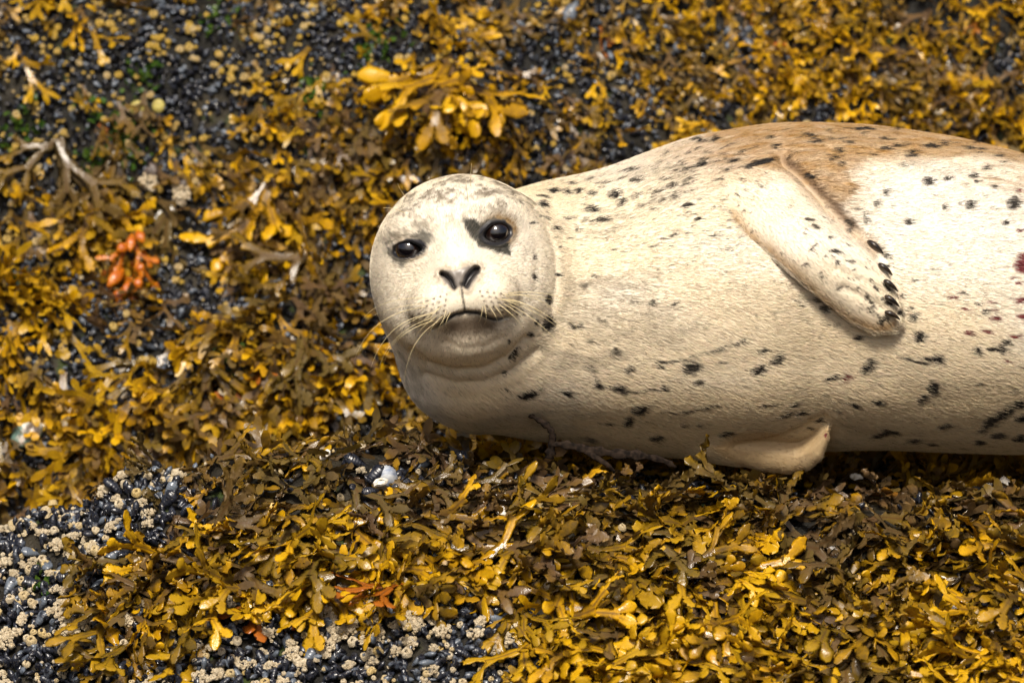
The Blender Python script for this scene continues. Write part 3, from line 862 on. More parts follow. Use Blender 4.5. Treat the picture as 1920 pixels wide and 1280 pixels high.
# --- whiskers
m = NT('whisker_horn')
MAT_WHISK = m.done(m.bsdf((.80, .66, .36), .35, .5))
def face_point(x, y):
    d = np.hypot(spx[:, 0] - x, spx[:, 1] - y) + np.where(SN[:, 2] > .05, 0, 1e3)
    return SV[np.argmin(d)]
def whisker(pts, r=.00042):
    """pts: photo pixels with a rise towards the viewer; smoothed into a bent hair"""
    p0 = face_point(*pts[0][:2]); C = [p0 - np.array([0, 0, .002])]
    for x, y, df in pts[1:]: C.append(pxf(x, y, p0[2] + df))
    C = np.array(C); n = len(C)
    t = np.linspace(0, 1, 13); tk = np.linspace(0, 1, n)
    co_ = np.polyfit(tk, C, min(2, n - 1)); path = np.stack([sum(co_[i, q] * t ** (len(co_) - 1 - i) for i in range(len(co_))) for q in range(3)], 1)
    path += C[0] - path[0]
    v, f_ = tube(world_rel(path), np.linspace(r, r * .35, 13), 4)
    link('whisker', new_mesh('whisker', v, f_), seal, MAT_WHISK)
W = [((806, 560), (750, 565), (705, 574), (680, 602)), ((800, 575), (745, 592), (690, 622), (668, 674)), ((806, 590), (760, 610), (715, 640), (695, 700)),
     ((812, 596), (768, 616), (728, 650), (710, 695)), ((818, 600), (775, 620), (735, 645), (722, 682)), ((826, 600), (790, 635), (766, 670), (758, 732)),
     ((815, 585), (775, 600), (745, 622), (738, 642)), ((820, 592), (800, 608), (785, 622), (775, 640)), ((832, 590), (815, 607), (806, 622), (803, 640)),
     ((840, 588), (828, 604), (822, 618), (820, 632)), ((824, 578), (805, 592), (790, 606), (780, 622)), ((846, 584), (838, 600), (836, 612), (842, 618)),
     ((810, 568), (770, 572), (730, 580), (700, 592)), ((830, 570), (812, 590), (800, 605), (790, 625)), ((838, 580), (832, 598), (830, 610), (832, 622)),
     ((908, 570), (912, 590), (911, 600), (907, 610)), ((918, 574), (928, 590), (932, 600), (934, 610)), ((926, 572), (938, 586), (944, 596), (948, 606)),
     ((934, 570), (950, 582), (962, 594), (968, 604)), ((942, 568), (965, 582), (985, 600), (1000, 618)), ((948, 564), (985, 580), (1030, 600), (1055, 624)),
     ((946, 556), (990, 562), (1045, 580), (1103, 640)), ((950, 550), (1000, 548), (1055, 558), (1096, 578)), ((938, 552), (980, 552), (1020, 558), (1045, 566)),
     ((944, 576), (962, 592), (978, 610), (990, 632)), ((952, 560), (978, 568), (1005, 580), (1022, 595)), ((930, 560), (960, 566), (985, 574), (1005, 588)),
     ((904, 574), (903, 588), (900, 600), (896, 606)), ((952, 570), (990, 592), (1030, 624), (1060, 660)), ((940, 560), (985, 572), (1040, 600), (1082, 645))]
for i, w in enumerate(W):
    whisker([(w[0][0], w[0][1], 0)] + [(x, y, .012 * (k + 1) - .006 * (k + 1) ** 2) for k, (x, y) in enumerate(w[1:])], .00033 if i % 3 else .00027)
for w in (((762, 372), (756, 362), (749, 353), (746, 344)), ((884, 350), (882, 338), (883, 324), (884, 306)), ((760, 400), (745, 394), (732, 390), (718, 390)), ((878, 380), (876, 366), (875, 350), (874, 338))):
    whisker([(w[0][0], w[0][1], 0)] + [(x, y, .006 * (k + 1)) for k, (x, y) in enumerate(w[1:])], .00034)

# ------------------------------------------------------------------ what grows on the rock
def gauss(P, x, y, sx, sy, ang=0.0):
    c, s = math.cos(math.radians(ang)), math.sin(math.radians(ang))
    dx, dy = P[:, 0] - x, P[:, 1] - y
    u, v = (dx * c - dy * s) / sx, (dx * s + dy * c) / sy
    return np.exp(-.5 * (u * u + v * v))

MUSSEL_BED = [(-300, 1000), (60, 985), (150, 945), (200, 930), (300, 935), (290, 985), (180, 1000), (110, 1060), (170, 1110), (260, 1165), (340, 1185), (450, 1165), (620, 1160), (700, 1135), (790, 1130), (880, 1140), (930, 1180), (960, 1300), (960, 1700), (-300, 1700)]

def is_wall(W):
    """the face behind (True) or the ledge in front"""
    yc = np.interp(W[:, 0], CREST_X, CREST_Y)
    return W[:, 1] > yc + .10

def weed_density(W):
    P = to_px(W); wall = is_wall(W)
    n = fbm(W, 7, 2, 201)
    back = 1.05 - 1.00 * gauss(P, 270, 130, 300, 130) - .95 * gauss(P, 1055, 235, 85, 120) - .55 * gauss(P, 560, 60, 150, 80) \
        - .55 * gauss(P, 0, 250, 120, 200) - .3 * gauss(P, 330, 330, 120, 70) - .25 * gauss(P, 450, 560, 300, 120) - .8 * gauss(P, 210, 640, 75, 30) - .6 * gauss(P, 350, 560, 90, 60) - .7 * gauss(P, 100, 820, 110, 60) \
        - .35 * gauss(P, 640, 250, 120, 80) + .5 * gauss(P, 840, 190, 90, 80) + .4 * gauss(P, 500, 400, 80, 80) + .4 * gauss(P, 250, 420, 130, 90) - .4 * gauss(P, 430, 470, 60, 70)
    bed = sstep(20, 70, poly2d(P[:, 0], P[:, 1], MUSSEL_BED) + 35 * n)
    front = bed * (1 - .9 * gauss(P, 720, 900, 55, 30) - .7 * gauss(P, 930, 858, 70, 20) - .7 * gauss(P, 1880, 935, 45, 22) - .5 * gauss(P, 1600, 1165, 60, 30) - .4 * gauss(P, 770, 990, 60, 25) - .5 * gauss(P, 1000, 960, 40, 20))
    front += .55 * gauss(P, 245, 1195, 28, 40)
    n2 = fbm(W, 24, 2, 207)
    return np.clip(np.where(wall, .60 * back + .40 * n + .85 * n2, front * (1 + .35 * n2)), 0, 1.2)

def sample_rock(n, x0, x1, y0, y1):
    """points spread evenly over the rock's area"""
    x = rng.uniform(x0, x1, n * 3); y = rng.uniform(y0, y1, n * 3)
    nn = ground_n(x, y); w = 1 / nn[:, 2]
    k = rng.random(len(x)) < w / 2.6
    x, y, nn = x[k][:n], y[k][:n], nn[k][:n]
    return np.stack([x, y, ground_h(x, y)], 1), nn

# under the seal's body: nothing is planted inside it
def inside_seal(W, pad=0.0):
    a = W[:, 0]; b = W[:, 1] * SP + W[:, 2] * CP; f = -W[:, 1] * CP + W[:, 2] * SP
    return sdf(a, b, f) < pad

# --- frond meshes: flat forking straps with a midrib and swollen, notched tips
def frond_mesh(name, seed, near=True, depth=3, wavy=0.5, curl=0.6):
    r = random.Random(seed)
    V = []; F4 = []; U = []; TIP = []; ACR = []
    def strip(c, T, N, w0, L, level, prof, last, thick, u0, u1):
        rows = len(prof); ph = r.uniform(0, 6); kap = r.uniform(-.5, .9) * curl; tw = r.uniform(-.6, .6) * curl
        prev = None
        for i in range(rows):
            B = T.cross(N).normalized()
            w = w0 * prof[i]
            e1 = w * wavy * (.35 + .6 * math.sin(ph + i * 1.9)); e2 = w * wavy * (.35 + .6 * math.sin(ph * 1.7 + i * 2.3))
            th = thick * w
            if near: ring = [c - B * w + N * e1, c - B * w * .5 + N * (th * .8 + e1 * .25), c + N * (th + .10 * w), c + B * w * .5 + N * (th * .8 + e2 * .25), c + B * w + N * e2, c - N * th * .9]
            else: ring = [c - B * w + N * e1, c + N * .15 * w, c + B * w + N * e2]
            s0 = len(V); V.extend(ring); n = len(ring)
            ACR.extend([-1, -.5, 0, .5, 1, 0] if near else [-1, 0, 1]); U.extend([u0 + (u1 - u0) * i / (rows - 1)] * n); TIP.extend([1.0 if level == 0 else 0.0] * n)
            if prev is not None:
                if near:
                    for j in range(6): F4.append((prev + j, prev + (j + 1) % 6, s0 + (j + 1) % 6, s0 + j))
                else:
                    for j in range(2): F4.append((prev + j, prev + j + 1, s0 + j + 1, s0 + j))
            prev = s0
            if i < rows - 1:
                st = L / (rows - 1)
                T = (T - N * (kap * st / L) ).normalized(); N = (N - T * N.dot(T)).normalized()
                B = T.cross(N); N = (N + B * (tw * st / L)).normalized()
                c = c + T * st
        return c, T, N
    def grow(c, T, N, w, L, level):
        last = level == depth or (level >= 2 and r.random() < .18)
        if last:
            prof = [.70, .88, 1.14, 1.25, 1.02, .42] if near else [.72, 1.05, 1.28, 1.0, .5]
            strip(c, T, N, w, L * r.uniform(.75, 1.25), level, prof, True, .22 if r.random() < .35 else .07, level / (depth + 1), 1.0)
            return
        prof = [.78, .74, .80, .95, 1.25] if near else [.78, .75, .9, 1.25]
        c, T, N = strip(c, T, N, w, L, level, prof, False, .07, level / (depth + 1), (level + 1) / (depth + 1))
        B = T.cross(N).normalized()
        for s in (-1, 1):
            if level > 0 and r.random() < .08: continue
            an = s * r.uniform(.22, .62)
            T2 = (T * math.cos(an) + B * math.sin(an)).normalized()
            pt = r.uniform(-.45, .65) * curl
            T2 = (T2 + N * pt * .8).normalized(); N2 = (N - T2 * N.dot(T2)).normalized()
            ro = r.uniform(-.7, .7) * curl
            B2 = T2.cross(N2); N2 = (N2 * math.cos(ro) + B2 * math.sin(ro)).normalized()
            grow(c + B * s * w * .45 - T * w * .3, T2, N2, w * r.uniform(.82, .98), L * r.uniform(.62, .98), level + 1)
    grow(Vector((0, 0, 0)), Vector((0, 1, 0)), Vector((0, 0, 1)), .0076 if near else .0060, .034 if near else .031, 0)
    V = np.array([tuple(v) for v in V]); F = np.array(F4)
    return V, F, np.array(U), np.array(TIP), np.abs(np.array(ACR, float))

def weed_material(name, per_object):
    m = NT(name)
    u = m.attr('u')
    if per_object:
        tone = m.attr('tone', 'OBJECT'); hue = m.attr('hue', 'OBJECT')
    else:
        tone = m.attr('tone'); hue = m.attr('hue')
    co = m.coord('Object')
    nz = m.noise(45, 4, co); fine = m.noise(420, 3, co)
    f = m.math('ADD', m.math('ADD', m.math('MULTIPLY', tone, .95), m.math('MULTIPLY', m.math('SUBTRACT', u, .55), .55)), m.math('MULTIPLY', m.math('SUBTRACT', nz, .5), 1.15))
    rp = m.t.nodes.new('ShaderNodeValToRGB'); m.set(rp.inputs[0], f)
    els = rp.color_ramp.elements
    els[0].position = .08; els[0].color = (.098, .060, .034, 1); els[1].position = .92; els[1].color = (.70, .395, .007, 1)
    for pos, cc in ((.27, (.155, .090, .038)), (.43, (.150, .082, .014)), (.60, (.33, .170, .005)), (.76, (.55, .285, .004))):
        e_ = els.new(pos); e_.color = cc + (1,)
    c = m.mix(m.math('MULTIPLY', hue, .60), rp.outputs[0], (.13, .095, .010))
    c = m.mix(m.remap(hue, .988, .999), c, (.40, .11, .010))
    c = m.mix(m.remap(fine, .56, .78, 0, .55), c, (.09, .048, .014))
    rib = m.math('MULTIPLY', m.remap(m.attr('across'), .0, .32, 1, 0), m.remap(u, .95, .35, 0, .7))
    c = m.mix(rib, c, (.10, .050, .018))
    h = m.math('ADD', m.math('MULTIPLY', fine, .5), nz)
    nrm = m.bump(h, .35, .003)
    wet = m.remap(m.noise(18, 2, co), .40, .62, .16, .46)
    p = m.bsdf(c, wet, .5, nrm)
    tr = m.n('ShaderNodeBsdfTranslucent', Color=c)
    mx = m.n('ShaderNodeMixShader', **{'0': .22, '1': p, '2': tr.outputs[0]})
    return m.done(mx.outputs[0])
MAT_WEED = weed_material('rockweed_blade', True)
MAT_WEED_MASS = weed_material('rockweed_mass', False)

near_meshes = []
for s in range(14):
    dry = s >= 8
    V, F, U, STEM, AC = frond_mesh('frond', 100 + s, True, 3 if s % 3 else 2, .75 if dry else .32, 1.0 if dry else .65)
    pair = []
    for part, sel in (('frond', STEM < .5), ('stipe', STEM > .5)):
        ids = np.flatnonzero(sel); remap = np.full(len(V), -1); remap[ids] = np.arange(len(ids))
        f_ = F[sel[F[:, 0]]]
        me = new_mesh(part, V[ids], remap[f_]); attr(me, 'u', U[ids]); attr(me, 'across', AC[ids]); me.materials.append(MAT_WEED); pair.append(me)
    near_meshes.append(pair)
mass_fronds = [frond_mesh('frond', 300 + s, False, 2 + (s % 2), .38, .7) for s in range(16)]

def frame_for(n, roll):
    """local axes for a plant at a rock normal: y runs down the slope turned by roll, z leaves the rock"""
    down = np.array([0, 0, -1.0]); d = down - n * (down @ n)
    if np.linalg.norm(d) < .25: d = d + np.array([0, -.4, 0])
    d -= n * (d @ n); d /= np.linalg.norm(d); b = np.cross(d, n)
    t = d * math.cos(roll) + b * math.sin(roll); x = np.cross(t, n)
    return x, t, n

def lifted(x, t, n, lift, twist):
    T = t * math.cos(lift) + n * math.sin(lift); N = n * math.cos(lift) - t * math.sin(lift)
    X = x * math.cos(twist) + N * math.sin(twist); N2 = -x * math.sin(twist) + N * math.cos(twist)
    return X, T, N2

def mat4(X, T, N, p, s):
    M = Matrix.Identity(4)
    for i in range(3):
        M[i][0], M[i][1], M[i][2], M[i][3] = X[i] * s, T[i] * s, N[i] * s, p[i]
    return M

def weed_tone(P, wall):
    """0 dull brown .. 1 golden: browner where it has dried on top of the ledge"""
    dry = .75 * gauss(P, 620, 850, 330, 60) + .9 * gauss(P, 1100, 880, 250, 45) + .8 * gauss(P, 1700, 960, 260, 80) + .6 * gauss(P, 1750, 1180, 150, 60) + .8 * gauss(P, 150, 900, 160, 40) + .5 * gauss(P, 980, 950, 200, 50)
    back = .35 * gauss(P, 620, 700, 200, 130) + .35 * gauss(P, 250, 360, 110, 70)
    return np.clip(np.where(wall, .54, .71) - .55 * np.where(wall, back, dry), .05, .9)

# --- the tufts one can pick out along the front of the ledge
cand, cn = sample_rock(5200, -.72, .72, -.60, .02)
cp = to_px(cand)
ok = (rng.random(len(cand)) < weed_density(cand)) & ~is_wall(cand) & ~inside_seal(cand, .012) & (cp[:, 0] > -60) & (cp[:, 0] < 1980) & (cp[:, 1] < 1330) & (cn @ np.array([0, -CP, SP]) > .12)
cand, cn, cp = cand[ok], cn[ok], cp[ok]
chosen = []; cell = {}
for i in range(len(cand)):
    if len(chosen) >= 298: break
    if all(np.hypot(*(cp[i] - cp[j])) > 37 for j in chosen): chosen.append(i)
print('tufts', len(chosen))

def where_words(P):
    x, y = P
    row = 'on the ledge crest' if y < 905 else 'high on the front slope' if y < 1000 else 'halfway down the front slope' if y < 1130 else 'along the bottom edge'
    colw = ('at the left edge' if x < 180 else 'near the left edge' if x < 400 else 'left of the blue-grey limpet' if x < 640 else 'below the blue-grey limpet' if x < 800 else
            'below the seal\'s chin' if x < 1000 else 'below the seal\'s chest' if x < 1200 else 'left of the lower flipper' if x < 1340 else 'below the lower flipper' if x < 1540 else
            'below the seal\'s belly' if x < 1740 else 'at the right edge')
    if y < 905 and 640 <= x < 800: colw = 'beside the blue-grey limpet'
    return row, colw
def tuft_words(P, tone):
    row, colw = where_words(P)
    cw = 'dark' if tone < .30 else 'brown' if tone < .5 else 'brown-gold' if tone < .68 else 'golden'
    return cw + ' rockweed tuft ' + row + ', ' + colw, 'rockweed tufts on the front ledge'

def put_tuft(p, n, tone, label, group, scale=1.0, k=3, hue=None, name='rockweed_tuft', roll0=None, spread=1.1, lifts=(.02, .48), dry=None):
    e = link(name, None, label=label, cat='seaweed', group=group)
    e.location = p; e.empty_display_size = .02
    r0 = random.gauss(0, .75) if roll0 is None else roll0
    for q in range(k):
        X, T, N = frame_for(n, r0 + (q - (k - 1) / 2) * spread / max(k - 1, 1) * 1.6 + random.gauss(0, .2))
        X, T, N = lifted(X, T, N, random.uniform(*lifts), random.gauss(0, .45))
        isdry = (random.random() < .75 - tone) if dry is None else dry
        me = random.choice(near_meshes[8:] if isdry else near_meshes[:8])
        o = bpy.data.objects.new('frond', me[0]); col.objects.link(o)
        o.parent = e
        o2 = bpy.data.objects.new('stipe', me[1]); col.objects.link(o2); o2.parent = o
        s = scale * random.uniform(.78, 1.18)
        o.matrix_basis = mat4(X, T, N, n * .004 + T * -.004 * q, s)
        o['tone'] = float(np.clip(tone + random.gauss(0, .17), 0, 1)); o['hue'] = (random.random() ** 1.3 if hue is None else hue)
        o2['tone'] = o['tone']; o2['hue'] = o['hue']
    return e
ctone = np.clip(weed_tone(cp, np.zeros(len(cp), bool)) + .5 * fbm(cand, 13, 2, 333), 0, 1); flow = fbm(cand, 6, 2, 335)
for i in chosen:
    lab, grp = tuft_words(cp[i], ctone[i])
    e = put_tuft(cand[i] + cn[i] * .004, cn[i], ctone[i], lab, grp, lifts=(.02, .48) if cp[i][1] > 915 else (-.02, .16), scale=1.06 if cp[i][1] > 930 else .80,
             roll0=1.1 * flow[i] + random.gauss(0, .35) if cp[i][1] > 900 else random.uniform(-3, 3))
    e['px'] = float(cp[i][0])

# fronds pressed up over the lower edge of the seal
for q in range(22):
    x = 880 + q * 48 + random.uniform(-18, 18); y = 868 + random.uniform(-8, 14) - (22 if x < 1000 else 0)
    if 1330 < x < 1560: y += 22
    p = pick(x, y); n = ground_n(np.array([p[0]]), np.array([p[1]]))[0]
    tn_ = random.uniform(.2, .75); lab, grp = tuft_words((x, y), tn_)
    e = put_tuft(p + n * .006, n, tn_, lab.replace('rockweed tuft', 'short rockweed sprig'), 'rockweed sprigs against the seal', scale=random.uniform(.42, .62), k=3, roll0=math.pi + random.gauss(0, .6), lifts=(.25, .8), name='rockweed_sprig')
    e['px'] = float(x)

# --- the rest of the weed, one mass
class Mass:
    def __init__(self): self.V = []; self.F = []; self.A = {}; self.n = 0
    def add(self, V, F, M3, p, **at):
        self.V.append(V @ M3.T + p); self.F.append(F + self.n); self.n += len(V)
        for k, v in at.items(): self.A.setdefault(k, []).append(np.broadcast_to(np.asarray(v, float), (len(V),)))
    def build(self, name, mat, **kw):
        shapes = {}
        for f in self.F: shapes.setdefault(f.shape[1], []).append(f)
        me = new_mesh(name, np.concatenate(self.V), [np.concatenate(v) for v in shapes.values()])
        for k, v in self.A.items(): attr(me, k, np.concatenate(v))
        return link(name, me, mat=mat, **kw)

def plant_mass(cand, cn, scale_fn, mass, lift=(.05, .65), rollsd=.45, dull=0.0):
    P = to_px(cand); tn = weed_tone(P, is_wall(cand)) + .55 * fbm(cand, 12, 2, 333) + dull; fl = fbm(cand, 6, 2, 335)
    for i in range(len(cand)):
        V, F, U, TIP, AC = mass_fronds[random.randrange(16)]
        X, T, N = frame_for(cn[i], fl[i] + random.gauss(0, rollsd))
        X, T, N = lifted(X, T, N, random.uniform(*lift), random.gauss(0, .5))
        s = scale_fn(P[i]) * random.uniform(.75, 1.25)
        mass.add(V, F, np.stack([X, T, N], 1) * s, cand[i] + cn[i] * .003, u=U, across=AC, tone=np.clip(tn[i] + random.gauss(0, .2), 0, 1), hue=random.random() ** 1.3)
mass = Mass()
c_, n_ = sample_rock(16500, -.90, 1.05, .02, .68)
k = (rng.random(len(c_)) < weed_density(c_)) & is_wall(c_) & ~inside_seal(c_, .01)
plant_mass(c_[k], n_[k], lambda p: .76 - .22 * sstep(700, 150, p[1]) + (.08 if p[0] < 1000 else 0), mass)
print('wall fronds', k.sum())
mass.build('rockweed_cover', MAT_WEED_MASS, kind='stuff', label='golden brown rockweed covering the steep rock face behind the seal')
mass = Mass()
c_, n_ = sample_rock(1700, -.95, 1.15, -.68, .08)
k = (rng.random(len(c_)) < weed_density(c_)) & ~is_wall(c_) & ~inside_seal(c_, .008)
plant_mass(c_[k], n_[k], lambda p: .80, mass, (.02, .3), 1.1, -.3)
print('ledge fronds', k.sum())
mass.build('rockweed_undergrowth', MAT_WEED_MASS, kind='stuff', label='low rockweed matted between the tufts on the front ledge')

# --- mussels
def mussel_geo(seed, rings=8, sides=10):
    r = random.Random(seed); vs = []; fs = []
    fat = r.uniform(.8, 1.1); bend = r.uniform(-.12, .12)
    for i in range(rings):
        t = i / (rings - 1)
        w = .62 * (t ** .62) * max(0.0, 1 - t ** 4.5) ** .5 * 1.05 + .03
        h = .50 * fat * (t ** .7) * max(0.0, 1 - t ** 2.6) ** .6 + .02
        for j in range(sides):
            an = 2 * math.pi * j / sides
            cx, cz = math.cos(an), math.sin(an)
            z = h * .62 * math.copysign(abs(cz) ** .85, cz)
            vs.append((w * .55 * cx + (.16 + bend) * t * (1 - .6 * t), t * 1.0 - .15, z))
    for i in range(rings - 1):
        for j in range(sides):
            j2 = (j + 1) % sides
            fs.append((i * sides + j, i * sides + j2, (i + 1) * sides + j2, (i + 1) * sides + j))
    return np.array(vs), np.array(fs)
def mussel_material(name, per_object):
    m = NT(name)
    co = m.coord('Object') if per_object else m.coord('Object')
    wear = m.attr('wear', 'OBJECT' if per_object else 'GEOMETRY'); t = m.attr('u')
    nz = m.noise(130 if not per_object else 5, 4, co)
    ringh = m.math('SINE', m.math('MULTIPLY', t, 48.0))
    c = m.mix(m.remap(nz, .35, .65), (.005, .005, .008), (.016, .019, .030))
    ero = m.math('ADD', m.math('MULTIPLY', wear, .7), m.math('SUBTRACT', nz, .55))
    c = m.mix(m.remap(ero, .25, .6), c, (.11, .13, .16))
    c = m.mix(m.remap(m.noise(11 if per_object else 260, 2, co), .64, .74, 0, .7), c, (.42, .36, .27))
    return m.done(m.bsdf(c, m.remap(nz, .3, .7, .16, .42), .6, m.bump(m.math('ADD', ringh, m.math('MULTIPLY', nz, 2)), .10, .03 if per_object else .0006)))
MAT_MUSSEL = mussel_material('mussel_shell', True)
MAT_MUSSEL_MASS = mussel_material('mussel_shell_mass', False)
mus_geo = [mussel_geo(40 + i) for i in range(5)]
mus_small = [mussel_geo(60 + i, 5, 6) for i in range(4)]
mus_me = []
for V, F in mus_geo:
    me = new_mesh('mussel', V, F); attr(me, 'u', V[:, 1]); me.materials.append(MAT_MUSSEL); mus_me.append(me)

# --- barnacles: stubby cones with a crater, and clumps of them grown together
def barnacle_geo(seed, sides=8):
    r = random.Random(seed); vs = []; fs = []
    prof = [(1.0, -.2), (.86, .42), (.60, .78), (.40, .70), (.22, .42)]
    ja = [r.uniform(.82, 1.15) for _ in range(sides)]; jz = [r.uniform(-.10, .12) for _ in range(sides)]
    for k, (rr, z) in enumerate(prof):
        for j in range(sides):
            an = 2 * math.pi * j / sides
            q = rr * ja[j]
            vs.append((q * math.cos(an), q * math.sin(an), z + (jz[j] if k in (2, 3) else 0)))
    for k in range(len(prof) - 1):
        for j in range(sides):
            j2 = (j + 1) % sides
            fs.append((k * sides + j, k * sides + j2, (k + 1) * sides + j2, (k + 1) * sides + j))
    k = len(prof) - 1
    return np.array(vs), [np.array(fs), np.array([[k * sides + (sides - 1 - j) for j in range(sides)]])]
m = NT('barnacle_shell')
co = m.coord('Object'); nz = m.noise(160, 4, co); n2 = m.noise(900, 3, co)
yl = m.attr('yellow')
c = m.mix(m.remap(nz, .3, .7), (.70, .60, .43), (.54, .43, .27))
c = m.mix(m.math('MULTIPLY', yl, .95), c, (.56, .36, .035))
c = m.mix(m.remap(n2, .50, .66, 0, .5), c, (.24, .18, .11))
MAT_BARN = m.done(m.bsdf(c, .75, .3, m.bump(m.math('ADD', nz, n2), .9, .003)))
barn = [barnacle_geo(500 + i) for i in range(6)]
def clump_geo(seed, n=11, dome=.55):
    r = random.Random(seed); Vs = []; F4 = []; F8 = []; off = 0
    for q in range(n):
        rad = math.sqrt((q + .3) / n); an = q * 2.4 + r.uniform(-.3, .3)
        p = np.array([rad * math.cos(an), rad * math.sin(an) * .8, dome * (1 - rad * rad)])
        nn = np.array([p[0] * .8, p[1] * .8, .9]); nn /= np.linalg.norm(nn)
        X = np.cross(nn, [0.3, 1, 0]); X /= np.linalg.norm(X); Y = np.cross(nn, X)
        V, F = barn[r.randrange(6)]
        s = .13 + .30 * r.random() ** 1.8; p = p * r.uniform(.8, 1.15)
        Vs.append(V @ (np.stack([X, Y, nn], 1) * s).T + p); F4.append(F[0] + off); F8.append(F[1] + off); off += len(V)
    return np.concatenate(Vs), [np.concatenate(F4), np.concatenate(F8)]
clump_me = []
for i in range(8):
    V, F = clump_geo(700 + i, 14 + 2 * i)
    me = new_mesh('barnacle_clump', V * .010, F, smooth=False); attr(me, 'yellow', np.zeros(len(V))); me.materials.append(MAT_BARN); clump_me.append(me)

def any_frame(n, roll):
    x, t, n = frame_for(n, roll); return np.stack([x, t, n], 1)
# individual mussels and barnacle clumps of the bed at the lower left, and in the gaps of the weed
mc, mn = sample_rock(9000, -.70, .68, -.62, .0)
mp = to_px(mc)
inbed = poly2d(mp[:, 0], mp[:, 1], MUSSEL_BED) < 5
gap = (1 - weed_density(mc)) > .45
seen = (mp[:, 0] > -20) & (mp[:, 0] < 1940) & (mp[:, 1] < 1300) & ~is_wall(mc) & (mn @ np.array([0, -CP, SP]) > .15) & ~inside_seal(mc, .02)
use = np.flatnonzero(seen & (inbed | gap))
taken = []; nmus = 0; nclump = 0
for i in use:
    if nmus >= 290 and nclump >= 150: break
    dmin = 16
    if any(abs(mp[i][0] - mp[j][0]) < dmin and abs(mp[i][1] - mp[j][1]) < dmin and np.hypot(*(mp[i] - mp[j])) < dmin for j in taken): continue
    clumpy = random.random() < (.36 if inbed[i] else .25)
    x, y = mp[i]
    if clumpy and nclump < 150:
        o = bpy.data.objects.new('barnacle_clump', random.choice(clump_me)); col.objects.link(o)
        s = random.uniform(.55, 1.1); R = any_frame(mn[i], random.uniform(0, 6.3))
        o.matrix_world = mat4(R[:, 0], R[:, 1], R[:, 2], mc[i] + mn[i] * random.uniform(.006, .012), s)
        o['category'] = 'barnacles'
        row, colw = where_words(mp[i]); sz = 'large' if s > .92 else 'small' if s < .72 else 'mid-sized'
        o['label'] = sz + ' barnacle clump ' + row + ', ' + colw; o['group'] = 'barnacle clumps on the front ledge'; o['px'] = float(x)
        nclump += 1; taken.append(i)
    elif nmus < 290:
        o = bpy.data.objects.new('mussel', random.choice(mus_me)); col.objects.link(o)
        s = random.uniform(.014, .025) * (1.2 if x < 330 and y < 1120 else 1)
        X, T, N = frame_for(mn[i], random.uniform(0, 6.3)); X, T, N = lifted(X, T, N, random.uniform(-.2, 1.1), random.uniform(-1.2, 1.2))
        o.matrix_world = mat4(X, T, N, mc[i] + mn[i] * .005, s)
        o['wear'] = random.random() ** 2; o['category'] = 'mussel'
        row, colw = where_words(mp[i]); lk = 'worn grey' if o['wear'] > .55 else 'large black' if s > .020 else 'small black'
        o['label'] = lk + ' mussel ' + row + ', ' + colw; o['group'] = 'mussels on the front ledge'; o['px'] = float(x)
        nmus += 1; taken.append(i)
print('mussels', nmus, 'clumps', nclump)

# the masses of small mussels and barnacles
mass = Mass(); bm_ = Mass()
def shell_mass(c_, n_, size, cover_barn, yellow):
    P = to_px(c_); wd = weed_density(c_); br = fbm(c_, 26, 2, 401)
    for i in range(len(c_)):
        if random.random() < cover_barn(P[i], br[i]):
            V, F = barn[random.randrange(6)]; R = any_frame(n_[i], random.uniform(0, 6.3))
            s = size * (.14 + .34 * random.random() ** 2.2)
            p = c_[i] + n_[i] * random.uniform(.004, .011); M3 = R * s
            W_ = V @ M3.T + p
            bm_.V.append(W_); bm_.F.append(F[0] + bm_.n); bm_.F.append(F[1] + bm_.n); bm_.n += len(V)
            bm_.A.setdefault('yellow', []).append(np.full(len(V), min(1, max(0, yellow + random.gauss(0, .25)))))
        else:
            V, F = mus_small[random.randrange(4)]
            X, T, N = frame_for(n_[i], random.uniform(0, 6.3)); X, T, N = lifted(X, T, N, random.uniform(-.2, 1.2), random.uniform(-1.2, 1.2))
            mass.add(V, F, np.stack([X, T, N], 1) * size * random.uniform(.6, 1.3), c_[i] + n_[i] * .003, u=V[:, 1], wear=random.random() ** 2.2)
c_, n_ = sample_rock(34000, -.78, .95, .03, .62)
wd = weed_density(c_)
k = is_wall(c_) & (rng.random(len(c_)) < 1.05 - .90 * np.clip(wd, 0, 1)) & ~inside_seal(c_, .01)
def wall_barn(p, b):
    g = math.exp(-.5 * (((p[0] - 330) / 330) ** 2 + ((p[1] - 190) / 170) ** 2)); patch = math.exp(-.5 * (((p[0] - 1055) / 80) ** 2 + ((p[1] - 240) / 120) ** 2))
    return .06 + .26 * g - .02 * patch + .55 * b * (.35 + g)
shell_mass(c_[k], n_[k], .0125, wall_barn, .85)
c_, n_ = sample_rock(24000, -.8, .8, -.66, .05)
P_ = to_px(c_); wd = weed_density(c_)
k = ~is_wall(c_) & (rng.random(len(c_)) < np.where(poly2d(P_[:, 0], P_[:, 1], MUSSEL_BED) < 40, .95, .08)) & ~inside_seal(c_, .012)
shell_mass(c_[k], n_[k], .0150, lambda p, b: .22 + .5 * b, .10)
mass.build('mussel_bed', MAT_MUSSEL_MASS, kind='stuff', label='crowded small black mussels crusting the rock')
bm_.build('barnacle_crust', MAT_BARN, kind='stuff', label='scattered small yellowish barnacles crusting the rock')
print('masses', mass.n, bm_.n)

# ------------------------------------------------------------------ single things
def at(px, py, up=0.0):
    p = pick(px, py); n = ground_n(np.array([p[0]]), np.array([p[1]]))[0]
    return p + n * up, n

